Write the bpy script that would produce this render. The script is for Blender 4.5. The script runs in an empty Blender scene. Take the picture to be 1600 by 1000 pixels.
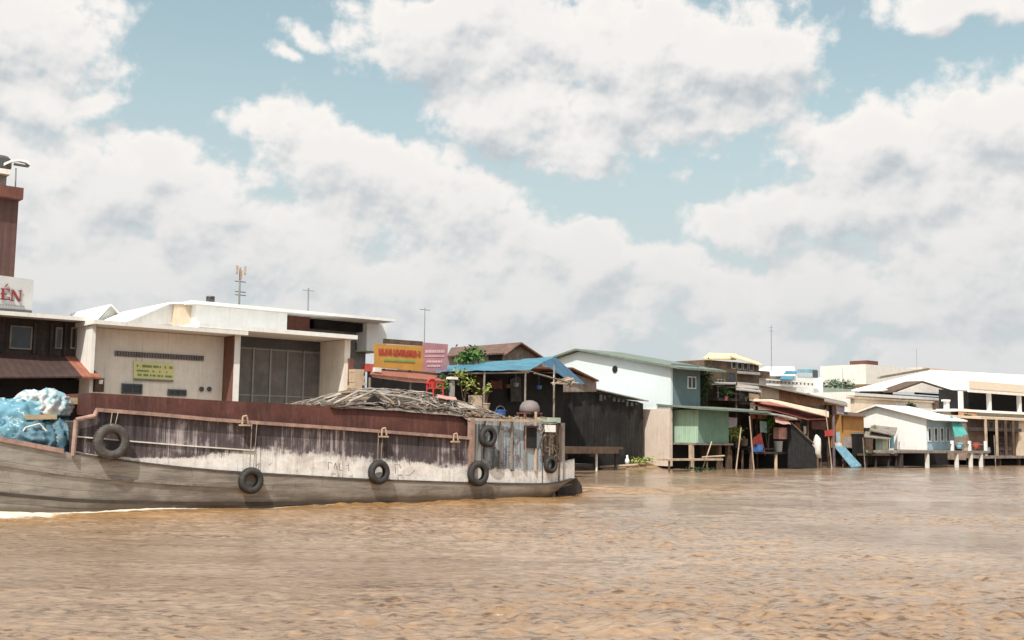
import bpy, math, random
import numpy as np
from mathutils import Vector, noise
random.seed(7)
scene=bpy.context.scene
COL=scene.collection
# ------------------------------------------------------------------ camera model
# world frame: +X runs along the river bank, +Y points away from the river camera, Z up, water at 0
H=2.2; F=1716.; YAW=math.radians(-40); PITCH=math.atan(180/F); ROLL=math.radians(0.8)
def ray(px,py):
    a=px-800.; b=500.-py
    c,s=math.cos(ROLL),math.sin(ROLL)
    u=c*a-s*b; v=s*a+c*b
    cp,sp=math.cos(PITCH),math.sin(PITCH)
    f=F*cp-v*sp; z=F*sp+v*cp
    cy,sy=math.cos(YAW),math.sin(YAW)
    return (u*cy-f*sy,u*sy+f*cy,z)
def Q(px,py,w):            # surveyed point on the vertical plane y=w
    d=ray(px,py); t=w/d[1]; return Vector((d[0]*t,w,H+d[2]*t))
def S(px,py,x):            # surveyed point on the vertical plane x=const
    d=ray(px,py); t=x/d[0]; return Vector((x,d[1]*t,H+d[2]*t))
def XX(px,w,py=640): return Q(px,py,w).x
def ZZ(px,py,w): return Q(px,py,w).z

# ------------------------------------------------------------------ mesh builder
class MB:
    def __init__(s): s.v=[]; s.f=[]
    def add(s,vs,fs):
        o=len(s.v); s.v+= [Vector(p) for p in vs]; s.f+=[tuple(i+o for i in f) for f in fs]; return s
    def box(s,x0,x1,y0,y1,z0,z1):
        if x0>x1:x0,x1=x1,x0
        if y0>y1:y0,y1=y1,y0
        if z0>z1:z0,z1=z1,z0
        return s.add([(x0,y0,z0),(x1,y0,z0),(x1,y1,z0),(x0,y1,z0),(x0,y0,z1),(x1,y0,z1),(x1,y1,z1),(x0,y1,z1)],
          [(0,3,2,1),(4,5,6,7),(0,1,5,4),(1,2,6,5),(2,3,7,6),(3,0,4,7)])
    def fbox(s,px0,px1,py0,py1,w,d=.1):   # heights read at the left edge
        pm=(py0+py1)/2
        return s.box(XX(px0,w,pm),XX(px1,w,pm),w,w+d,ZZ(px0,py0,w),ZZ(px0,py1,w))
    def poly(s,pts,off):
        n=len(pts); off=Vector(off); a=[Vector(p) for p in pts]; b=[p+off for p in a]
        fs=[tuple(range(n)),tuple(range(2*n-1,n-1,-1))]+[(i,i+n,(i+1)%n+n,(i+1)%n) for i in range(n)]
        return s.add(a+b,fs)
    def fpoly(s,pts,w,d=.1): return s.poly([Q(x,y,w) for x,y in pts],(0,d,0))
    def spoly(s,pts,x,d=.1): return s.poly([S(a,b,x) for a,b in pts],(d,0,0))
    def slab(s,pts,th=.06):
        return s.poly(pts,(0,0,-th))
    def tube(s,p0,p1,r0,r1=None,n=8):
        r1=r0 if r1 is None else r1
        p0=Vector(p0);p1=Vector(p1);d=(p1-p0).normalized()
        a=d.orthogonal().normalized();b=d.cross(a)
        vs=[]
        for p,r in((p0,r0),(p1,r1)):
            for i in range(n):
                t=2*math.pi*i/n; vs.append(p+a*math.cos(t)*r+b*math.sin(t)*r)
        fs=[(i,(i+1)%n,(i+1)%n+n,i+n) for i in range(n)]+[tuple(range(n-1,-1,-1)),tuple(range(n,2*n))]
        return s.add(vs,fs)
    def path(s,pts,r,n=6):
        for a,b in zip(pts,pts[1:]): s.tube(a,b,r,n=n)
        return s
    def lathe(s,c,prof,axis='z',n=24,closed=False):
        c=Vector(c); vs=[];m=len(prof)
        for i in range(n):
            t=2*math.pi*i/n
            for r,h in prof:
                if axis=='z': vs.append(c+Vector((r*math.cos(t),r*math.sin(t),h)))
                else: vs.append(c+Vector((r*math.cos(t),h,r*math.sin(t))))
        fs=[]
        for i in range(n):
            j=(i+1)%n
            for k in range(m if closed else m-1):
                k2=(k+1)%m
                fs.append((i*m+k,j*m+k,j*m+k2,i*m+k2))
        return s.add(vs,fs)
    def build(s,name,m,parent=None,base=None,smooth=False,kind=None,label=None):
        me=bpy.data.meshes.new(name)
        if base is None and parent is None:
            xs=[v.x for v in s.v];ys=[v.y for v in s.v];zs=[v.z for v in s.v]
            base=Vector(((min(xs)+max(xs))/2,(min(ys)+max(ys))/2,min(zs)))
        off=Vector(base) if base is not None else root_loc(parent)
        me.from_pydata([tuple(v-off) for v in s.v],[],s.f); me.update()
        import bmesh
        bm=bmesh.new();bm.from_mesh(me);bmesh.ops.recalc_face_normals(bm,faces=bm.faces)
        bm.to_mesh(me);bm.free()
        if smooth: me.polygons.foreach_set('use_smooth',[True]*len(me.polygons))
        me.materials.append(m)
        o=bpy.data.objects.new(name,me); COL.objects.link(o)
        if parent is not None: o.parent=parent
        else: o.location=off
        if kind:o['kind']=kind
        if label:o['label']=label
        return o
def root_loc(o):
    while o.parent: o=o.parent
    return Vector(o.location)
def thing(name,label,cat,loc,group=None):
    o=bpy.data.objects.new(name,None);o.empty_display_size=.3;COL.objects.link(o)
    o.location=loc;o['label']=label;o['category']=cat
    if group:o['group']=group
    return o
def tag(o,label,cat,group=None):
    o['label']=label;o['category']=cat
    if group:o['group']=group
    return o
def attr(o,name,vals):
    a=o.data.attributes.new(name,'FLOAT','POINT'); a.data.foreach_set('value',list(vals))
def copy_tree(root,delta,label=None):
    r=root.copy();COL.objects.link(r);r.location=Vector(root.location)+Vector(delta)
    if label:r['label']=label
    for ch in root.children:
        c=ch.copy();COL.objects.link(c);c.parent=r
        for g in ch.children:
            d=g.copy();COL.objects.link(d);d.parent=c
    return r

# ------------------------------------------------------------------ materials
def srgb(r,g,b):
    f=lambda c:(c/255/12.92) if c/255<=.04045 else ((c/255+.055)/1.055)**2.4
    return (f(r),f(g),f(b))
def c4(c,k=1): return (min(c[0]*k,1),min(c[1]*k,1),min(c[2]*k,1),1)
def newmat(name):
    m=bpy.data.materials.new(name);m.use_nodes=True
    nt=m.node_tree; b=nt.nodes['Principled BSDF']
    return m,nt,b
def N(nt,t,**kw):
    n=nt.nodes.new(t)
    for k,v in kw.items(): setattr(n,k,v)
    return n
def L(nt,a,b): nt.links.new(a,b)
def noise_n(nt,scale=(1,1,1),sc=1.,detail=6,rough=.6,src=None,dist=0):
    mp=N(nt,'ShaderNodeMapping'); mp.inputs['Scale'].default_value=scale
    if src is None: src=N(nt,'ShaderNodeNewGeometry').outputs['Position']
    L(nt,src,mp.inputs['Vector'])
    n=N(nt,'ShaderNodeTexNoise'); n.inputs['Scale'].default_value=sc;n.inputs['Detail'].default_value=detail;n.inputs['Roughness'].default_value=rough
    n.inputs['Distortion'].default_value=dist
    L(nt,mp.outputs[0],n.inputs['Vector']); return n.outputs['Fac']
def ramp(nt,fac,a,b,lo=0.,hi=1.):
    m=N(nt,'ShaderNodeMapRange',interpolation_type='SMOOTHSTEP')
    m.inputs['From Min'].default_value=a;m.inputs['From Max'].default_value=b
    m.inputs['To Min'].default_value=lo;m.inputs['To Max'].default_value=hi
    L(nt,fac,m.inputs['Value']);return m.outputs[0]
def mix(nt,f,a,b,bt='MIX'):
    m=N(nt,'ShaderNodeMix',data_type='RGBA',blend_type=bt)
    if isinstance(f,(int,float)): m.inputs[0].default_value=f
    else: L(nt,f,m.inputs[0])
    for i,x in((6,a),(7,b)):
        if isinstance(x,tuple): m.inputs[i].default_value=x if len(x)==4 else (*x,1)
        else: L(nt,x,m.inputs[i])
    return m.outputs[2]
def math_n(nt,op,a,b=None):
    m=N(nt,'ShaderNodeMath',operation=op)
    for i,x in enumerate((a,b)):
        if x is None: continue
        if isinstance(x,(int,float)): m.inputs[i].default_value=x
        else: L(nt,x,m.inputs[i])
    return m.outputs[0]
_mc={}
def mat(name,col,rough=.85,vary=.3,scale=1.5,streak=None,sfac=.5,blotch=None,bthr=.55,bump=.25,plank=None,corr=None,metal=0.,trans=0.):
    """weathered surface: broad noise, vertical rain streaks, blotches, optional boards / corrugation"""
    if name in _mc: return _mc[name]
    m,nt,b=newmat(name)
    n1=noise_n(nt,(1,1,1),scale,8,.65)
    colr=mix(nt,ramp(nt,n1,.3,.7),c4(col,1-vary),c4(col,1+vary))
    fine=noise_n(nt,(1,1,1),scale*9,5,.7)
    colr=mix(nt,ramp(nt,fine,.35,.7,0,.35),colr,c4(col,1-vary*1.4))
    if blotch:
        nb=noise_n(nt,(1,1,1.3),scale*1.3,8,.7,dist=.4)
        colr=mix(nt,ramp(nt,nb,bthr,bthr+.07),colr,c4(blotch))
    if streak:
        ns=noise_n(nt,(9,9,.35),1.,6,.7)
        colr=mix(nt,ramp(nt,ns,.5,.68,0,sfac),colr,c4(streak))
    h=fine
    pos=None
    if plank or corr:
        per=plank or corr[0]; ax='Z' if (plank) else corr[1]
        pos=N(nt,'ShaderNodeNewGeometry').outputs['Position']
        sp=N(nt,'ShaderNodeSeparateXYZ');L(nt,pos,sp.inputs[0])
        v=sp.outputs[ax] if ax!='XY' else math_n(nt,'ADD',sp.outputs['X'],sp.outputs['Y'])
        u=math_n(nt,'MULTIPLY',v,1/per)
        if corr:
            w=math_n(nt,'SINE',math_n(nt,'MULTIPLY',u,6.283)); 
            h=math_n(nt,'ADD',math_n(nt,'MULTIPLY',w,.8),math_n(nt,'MULTIPLY',fine,.4))
            colr=mix(nt,ramp(nt,w,-1,-.2,.25,0),colr,c4(col,.35))
        else:
            fr=math_n(nt,'FRACT',u)
            g=ramp(nt,fr,0,.1)
            h=math_n(nt,'ADD',math_n(nt,'MULTIPLY',g,1.),math_n(nt,'MULTIPLY',fine,.4))
            colr=mix(nt,ramp(nt,fr,0,.1,.75,0),colr,c4(col,.25))
    L(nt,colr,b.inputs['Base Color'])
    b.inputs['Roughness'].default_value=rough;b.inputs['Metallic'].default_value=metal
    if bump:
        bp=N(nt,'ShaderNodeBump');bp.inputs['Strength'].default_value=bump;bp.inputs['Distance'].default_value=.03
        L(nt,h,bp.inputs['Height']);L(nt,bp.outputs[0],b.inputs['Normal'])
    _mc[name]=m;return m

white=mat('white_plaster',(.8,.78,.75),vary=.07,streak=(.35,.33,.3),sfac=.3)
whiteclean=mat('white_paint',(.86,.86,.85),vary=.06,streak=(.5,.48,.45),sfac=.25)
pinkish=mat('pinkish_plaster',(.86,.8,.73),vary=.08,streak=(.35,.3,.28),sfac=.3)
cream=mat('cream_plaster',(.7,.56,.42),vary=.1,streak=(.35,.28,.2),sfac=.3)
tanwall=mat('tan_wall',(.55,.42,.3),vary=.15,streak=(.2,.15,.12),sfac=.5)
grayconc=mat('gray_concrete',(.3,.28,.27),vary=.25,streak=(.1,.09,.09),sfac=.5)
darkwood=mat('dark_wood',(.045,.035,.032),vary=.4,streak=(.12,.09,.08),sfac=.5,plank=.22)
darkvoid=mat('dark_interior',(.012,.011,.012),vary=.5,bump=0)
brownwood=mat('brown_wood',(.12,.075,.05),vary=.35,streak=(.04,.025,.02),sfac=.6)
graywood=mat('gray_wood',(.26,.22,.19),vary=.35,streak=(.08,.06,.05),sfac=.6)
palewood=mat('pale_wood',(.5,.38,.28),vary=.25,streak=(.2,.13,.09),sfac=.5)
rust=mat('rust_roof',(.17,.07,.05),vary=.35,streak=(.05,.03,.03),sfac=.6,corr=(.3,'X'))
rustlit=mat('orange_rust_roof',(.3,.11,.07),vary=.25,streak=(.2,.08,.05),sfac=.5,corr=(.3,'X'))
brownpaint=mat('brown_paint',(.16,.06,.045),vary=.25,streak=(.06,.03,.02),sfac=.4)
towerbrown=mat('tower_cladding',(.11,.055,.048),vary=.15,corr=(.35,'X'),streak=(.05,.03,.03))
bluewall=mat('pale_blue_wall',(.67,.76,.79),vary=.04,streak=(.6,.65,.65),sfac=.25,bump=.05)
blueshade=mat('shaded_blue_wall',(.14,.2,.22),vary=.12,streak=(.1,.14,.15),sfac=.5)  # house front with the eave shade put into its colour
greenwall=mat('green_tin',(.4,.56,.43),vary=.08,streak=(.14,.3,.18),sfac=.5,corr=(.2,'XY'),bump=.2)
greenroof=mat('gray_green_roof',(.17,.21,.18),vary=.2,streak=(.14,.16,.14),sfac=.5)
roofgray=mat('gray_tin_roof',(.36,.34,.33),vary=.25,streak=(.15,.1,.08),sfac=.5,corr=(.25,'X'))
tilebrown=mat('brown_tile_roof',(.17,.1,.08),vary=.3,streak=(.07,.05,.04),corr=(.3,'X'))
blacktarp=mat('black_tarp',(.014,.013,.013),rough=.85,vary=.6,scale=.7,streak=(.07,.055,.045),sfac=.45,bump=.4,blotch=(.035,.027,.022),bthr=.58)
bluetarp=mat('blue_tarp',(.06,.21,.3),rough=.5,vary=.25,scale=1,bump=.5)
tealtarp=mat('teal_tarp',(.07,.36,.32),rough=.5,vary=.25,bump=.4)
yellow=mat('yellow_sign',(.52,.28,.06),rough=.5,vary=.12,streak=(.5,.2,.03),sfac=.3,bump=.05)
yelpale=mat('pale_yellow_sign',(.76,.72,.34),rough=.5,vary=.06,bump=.02)
pinksign=mat('pink_sign',(.43,.22,.26),rough=.5,vary=.15,bump=.05)
redink=mat('red_lettering',(.42,.06,.04),rough=.5,vary=.15,bump=0)
greenink=mat('green_lettering',(.2,.34,.12),rough=.5,vary=.15,bump=0)
whiteink=mat('white_lettering',(.75,.5,.54),rough=.5,vary=.1,bump=0)
greyink=mat('grey_lettering',(.2,.2,.2),rough=.5,vary=.1,bump=0)
steel=mat('grey_steel',(.3,.31,.32),rough=.5,vary=.15,metal=.4,bump=.05)
darksteel=mat('dark_steel',(.08,.08,.085),rough=.5,vary=.2,bump=.05)
glass=mat('dark_glass',(.03,.035,.04),rough=.12,vary=.3,bump=0)
slate=mat('slate_slats',(.2,.18,.18),vary=.3,plank=.1)
orange=mat('orange_board',(.5,.25,.08),vary=.15,streak=(.35,.15,.05),sfac=.4,corr=(.3,'X'),bump=.15)
orangebrown=mat('orange_brown_tin',(.42,.2,.1),vary=.35,streak=(.2,.1,.07),corr=(.3,'X'))
beige=mat('beige_roof',(.5,.4,.3),vary=.12,streak=(.3,.22,.16),corr=(.4,'X'))
mud=mat('mud_bank',(.3,.19,.1),vary=.4,scale=.8,blotch=(.16,.12,.06),bump=.6)
leafm=mat('green_leaves',(.07,.15,.03),vary=.5,scale=3,bump=.1)
leafy=mat('yellow_green_leaves',(.28,.33,.08),vary=.4,scale=3,bump=.1)
leafd=mat('dark_green_leaves',(.03,.07,.02),vary=.5,scale=3,bump=.1)
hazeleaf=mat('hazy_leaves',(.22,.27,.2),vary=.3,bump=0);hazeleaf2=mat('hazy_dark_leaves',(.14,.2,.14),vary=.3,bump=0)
red=mat('red_plastic',(.5,.05,.045),rough=.35,vary=.1,bump=0)
bluep=mat('blue_plastic',(.05,.14,.4),rough=.35,vary=.1,bump=0)
redcloth=mat('red_cloth',(.5,.09,.07),vary=.3,bump=.4)
pinkcloth=mat('pink_cloth',(.55,.3,.26),vary=.3,bump=.4)
whitecloth=mat('white_cloth',(.75,.72,.68),vary=.12,bump=.4,scale=3)
bluecloth=mat('blue_cloth',(.4,.55,.65),vary=.2,bump=.4)
lav=mat('lavender_cloth',(.4,.36,.42),vary=.2,bump=.4)
rope=mat('rope',(.3,.24,.18),vary=.3)
paleg=mat('pale_green_paint',(.42,.5,.42),vary=.2,streak=(.2,.2,.16))
skybluep=mat('sky_blue_paint',(.25,.5,.6),vary=.12,streak=(.15,.25,.3))
bluepanel=mat('blue_panel',(.13,.27,.36),vary=.25,blotch=(.3,.4,.45),scale=3)
mesh_black=mat('black_net',(.018,.018,.02),vary=.4,scale=3,bump=.8,streak=(.05,.05,.055))

# ------------------------------------------------------------------ sky
SUNV=Vector((-.62,-.36,1.0)).normalized()
sun_el=math.asin(SUNV.z)
W=bpy.data.worlds.new("World");scene.world=W;W.use_nodes=True
wt=W.node_tree;wt.nodes.clear()
def azel(px,py):
    d=Vector(ray(px,py)).normalized()
    return math.degrees(math.atan2(d.x,d.y)),math.degrees(math.asin(d.z))
BL=[ # (px,py,half height,weight) cumulus masses, twice as wide as high
 (-10,50,62,1),(40,140,42,1),(150,150,26,.8),(60,300,75,1),(180,300,60,1),(262,258,40,1.05),(330,330,40,1),(120,420,70,1),(300,440,60,1),
 (445,195,32,1.1),(505,240,42,1.1),(590,305,55,1.1),(690,340,50,1.1),(810,368,34,1.1),(480,370,60,1),(620,440,60,1),(800,470,50,.95),
 (745,385,42,1),(250,335,44,1),(1000,450,42,.95),(330,400,50,1),(200,500,60,1),(420,500,50,.95),(660,520,50,.9),(900,530,40,.85),(1110,450,45,.9),(1300,440,50,1),(1540,440,60,1.05),(1450,555,45,1),(1200,560,45,.95),(1600,560,40,.9),
 (925,415,32,1.1),(1035,440,28,1.1),(970,490,40,.9),(490,50,20,.75),(440,82,13,.7),
 (700,40,50,1.1),(850,60,66,1.2),(1010,90,66,1.2),(950,190,48,1.15),(800,165,46,1.1),(1150,90,54,1.1),(1110,180,44,1),
 (1460,0,26,.9),(1600,0,30,.9),(1270,225,34,1.15),(1350,222,44,1.2),(1490,275,46,1.15),(1200,340,32,1.1),(1340,340,50,1.2),(1610,200,50,1.15),(1540,350,60,1),
 (1400,480,30,.85),(1560,505,22,.8),(1150,520,18,.6),
]
def vm(g,op,a,b=None,c=None):
    n=N(g,'ShaderNodeVectorMath',operation=op)
    for i,x in enumerate((a,b,c)):
        if x is None: continue
        if isinstance(x,tuple): n.inputs[i].default_value=x
        else: L(g,x,n.inputs[i])
    return n
def noise2(g,src,sc,det,ro):
    n=N(g,'ShaderNodeTexNoise',noise_dimensions='2D');n.inputs['Scale'].default_value=sc;n.inputs['Detail'].default_value=det;n.inputs['Roughness'].default_value=ro
    L(g,src,n.inputs['Vector']);return n
def build_group():
    g=bpy.data.node_groups.new('cloud_field','ShaderNodeTree')
    g.interface.new_socket('Q',in_out='INPUT',socket_type='NodeSocketVector')
    g.interface.new_socket('U',in_out='INPUT',socket_type='NodeSocketVector')
    g.interface.new_socket('M',in_out='OUTPUT',socket_type='NodeSocketFloat')
    gi=g.nodes.new('NodeGroupInput');go=g.nodes.new('NodeGroupOutput')
    q0=gi.outputs[0]                      # azimuth/2, elevation, warped
    acc=None
    for (px,py,ry,wt_) in BL:
        a,e=azel(px,py); k=1.25/29.
        l=vm(g,'DISTANCE',q0,(a*.5,e,0))
        v=math_n(g,'MULTIPLY_ADD',l.outputs['Value'],-1/(ry*k));v.node.inputs[2].default_value=wt_
        acc=v if acc is None else math_n(g,'MAXIMUM',acc,v)
    st=vm(g,'MULTIPLY',gi.outputs[1],(2.0,1.15,0));f1=noise2(g,st.outputs[0],.2,3.5,.5).outputs['Fac']
    vo=N(g,'ShaderNodeTexVoronoi',feature='F1',voronoi_dimensions='2D');vo.inputs['Scale'].default_value=.42;vo.inputs['Detail'].default_value=1.5;vo.inputs['Roughness'].default_value=.5
    L(g,st.outputs[0],vo.inputs['Vector']);vo.inputs['Scale'].default_value=.5;vo.inputs['Detail'].default_value=2.5
    a1=math_n(g,'MULTIPLY_ADD',f1,1.9);a1.node.inputs[2].default_value=-.93
    a2=math_n(g,'MULTIPLY_ADD',vo.outputs['Distance'],-.45);a2.node.inputs[2].default_value=.2
    acc=math_n(g,'MINIMUM',acc,.75)
    r=math_n(g,'ADD',math_n(g,'ADD',acc,a1),a2)
    L(g,r,go.inputs[0]);return g
grp=build_group()
tc=N(wt,'ShaderNodeTexCoord')
sep=N(wt,'ShaderNodeSeparateXYZ')
L(wt,tc.outputs['Generated'],sep.inputs[0])
az=math_n(wt,'MULTIPLY',math_n(wt,'ARCTAN2',sep.outputs['X'],sep.outputs['Y']),57.2958*.5)
el=math_n(wt,'MULTIPLY',math_n(wt,'ARCSINE',sep.outputs['Z']),57.2958)
cmb=N(wt,'ShaderNodeCombineXYZ');L(wt,az,cmb.inputs[0]);L(wt,el,cmb.inputs[1])
wn=noise2(wt,cmb.outputs[0],.3,1,.5)
wv=vm(wt,'MULTIPLY_ADD',wn.outputs['Color'],(1.8,2.8,0),(-.9,-1.4,0))
wq=vm(wt,'ADD',cmb.outputs[0],wv.outputs[0])
def field(off):
    a=vm(wt,'ADD',wq.outputs[0],off)
    g=N(wt,'ShaderNodeGroup');g.node_tree=grp;L(wt,a.outputs[0],g.inputs[0]);b=vm(wt,'ADD',cmb.outputs[0],off);L(wt,b.outputs[0],g.inputs[1]);return g.outputs[0]
S0=field((0,0,0));S1=field((-.2,1.5,0))
fq=vm(wt,'MULTIPLY',cmb.outputs[0],(2.,1.15,0))
fine=noise2(wt,fq.outputs[0],1.15,7,.58).outputs['Fac']
fq2=vm(wt,'ADD',fq.outputs[0],(-.1,.3,0))
fine2=noise2(wt,fq2.outputs[0],1.15,3,.5).outputs['Fac']
M0=math_n(wt,'MULTIPLY_ADD',fine,.75);M0.node.inputs[2].default_value=-.36
L(wt,math_n(wt,'ADD',M0,S0),(M0m:=N(wt,'ShaderNodeMath',operation='ADD')).inputs[0]);M0=M0m.outputs[0]
# beyond the charted part of the sky: scattered cloud of the same kind
dx=math_n(wt,'ABSOLUTE',math_n(wt,'SUBTRACT',az,20.))
outf=math_n(wt,'MAXIMUM',ramp(wt,dx,14.5,18),ramp(wt,el,24,28))
fv=ramp(wt,noise2(wt,cmb.outputs[0],.07,5,.55).outputs['Fac'],.35,.62,-.4,.8)
mm=N(wt,'ShaderNodeMix',data_type='FLOAT');L(wt,outf,mm.inputs[0]);L(wt,M0,mm.inputs[2]);L(wt,fv,mm.inputs[3])
dens=ramp(wt,mm.outputs[0],.06,.66)
df=math_n(wt,'SUBTRACT',S0,S1)
df=math_n(wt,'ADD',df,math_n(wt,'MULTIPLY',math_n(wt,'SUBTRACT',fine,fine2),.7))
brt=ramp(wt,df,-1.25,.5)
top=ramp(wt,M0,.1,1.2,1,.8)            # thick parts are greyer
brt=math_n(wt,'MULTIPLY',brt,top)
brt=math_n(wt,'MULTIPLY',brt,1.12)
cloudcol=mix(wt,brt,(*srgb(186,195,202),1),(*srgb(250,246,242),1))
haze=ramp(wt,el,0,17,1,0)
cloudcol=mix(wt,math_n(wt,'MULTIPLY',haze,.72),cloudcol,(*srgb(210,213,215),1))
skyn=N(wt,'ShaderNodeTexSky',sky_type='NISHITA');skyn.sun_disc=False
skyn.sun_elevation=sun_el;skyn.sun_rotation=math.atan2(SUNV.x,SUNV.y);skyn.air_density=1.0;skyn.dust_density=2.5;skyn.ozone_density=1.
skt=mix(wt,1.,skyn.outputs[0],(2.2,2.25,1.64,1),'MULTIPLY')
bg1=N(wt,'ShaderNodeBackground');L(wt,skt,bg1.inputs[0]);bg1.inputs[1].default_value=.1
bgh=N(wt,'ShaderNodeBackground');bgh.inputs[0].default_value=(*srgb(203,211,215),1);bgh.inputs[1].default_value=1
hm=N(wt,'ShaderNodeMixShader')
hfac=math_n(wt,'MAXIMUM',ramp(wt,el,4,22,.95,.22),0.)
L(wt,hfac,hm.inputs[0]);L(wt,bg1.outputs[0],hm.inputs[1]);L(wt,bgh.outputs[0],hm.inputs[2])
bg2=N(wt,'ShaderNodeBackground');L(wt,cloudcol,bg2.inputs[0]);bg2.inputs[1].default_value=1
ms=N(wt,'ShaderNodeMixShader');wo=N(wt,'ShaderNodeOutputWorld')
L(wt,dens,ms.inputs[0]);L(wt,hm.outputs[0],ms.inputs[1]);L(wt,bg2.outputs[0],ms.inputs[2]);L(wt,ms.outputs[0],wo.inputs[0])
# sun
sl=bpy.data.lights.new('sun','SUN');sl.energy=4.7;sl.angle=math.radians(.6);sl.color=(1,.95,.87)
so=bpy.data.objects.new('sun',sl);COL.objects.link(so);so.rotation_euler=SUNV.to_track_quat('Z','Y').to_euler();so.location=(0,0,60)

# ------------------------------------------------------------------ hull shape of the barge (needed by the river too)
def lerp(x,tab):
    if x<=tab[0][0]: return tab[0][1]
    for (a,b),(c,d) in zip(tab,tab[1:]):
        if x<=c: return b+(d-b)*(x-a)/(c-a)
    return tab[-1][1]
def sm(x,tab):   # smoothed table
    return (lerp(x-.8,tab)+2*lerp(x,tab)+lerp(x+.8,tab))/4
YC=32.1
HB=[(-.5,.12),(1,.8),(3,1.5),(5,2.05),(7,2.4),(9,2.56),(11,2.6),(22,2.6),(24.5,2.58),(26.5,2.46),(27.8,2.2),(28.7,1.75)]
def g_z(x): return sm(x,[(-1,3.4),(2,2.95),(5,2.45),(8.02,1.94),(9.8,1.575),(11.5,1.33),(13.7,1.09),(18.5,.78),(22,.62),(26.6,.47),(27.6,.5),(28.7,.72)])
def hb(x): return sm(x,HB)
KEEL=[(-.5,2.2),(1,1.0),(3,.2),(6,-.35),(10,-.6),(25,-.6),(27.2,-.4),(28.2,.1),(28.7,.4)]
def section(x,t):   # t 0 gunwale .. 1 keel centre; returns (offset from centre line, z)
    h=hb(x);g=g_z(x);k=min(lerp(x,KEEL),g-.15)
    taper=lerp(x,[(-1,.55),(4,.3),(9,.1),(25,.08),(27,.2),(28.7,.5)])
    if t<.72:
        u=t/.72; z=g+(k+.12-g)*u; o=h*(1-taper*u**1.6)
    else:
        u=(t-.72)/.28; z=k+.12-.12*u; o=h*(1-taper)*(1-u**2)
    return o,z
def hull_wl(x):
    best=None
    for i in range(41):
        o,z=section(x,i/40*.74)
        if z<=0.02: return o
    return 0.
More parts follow.
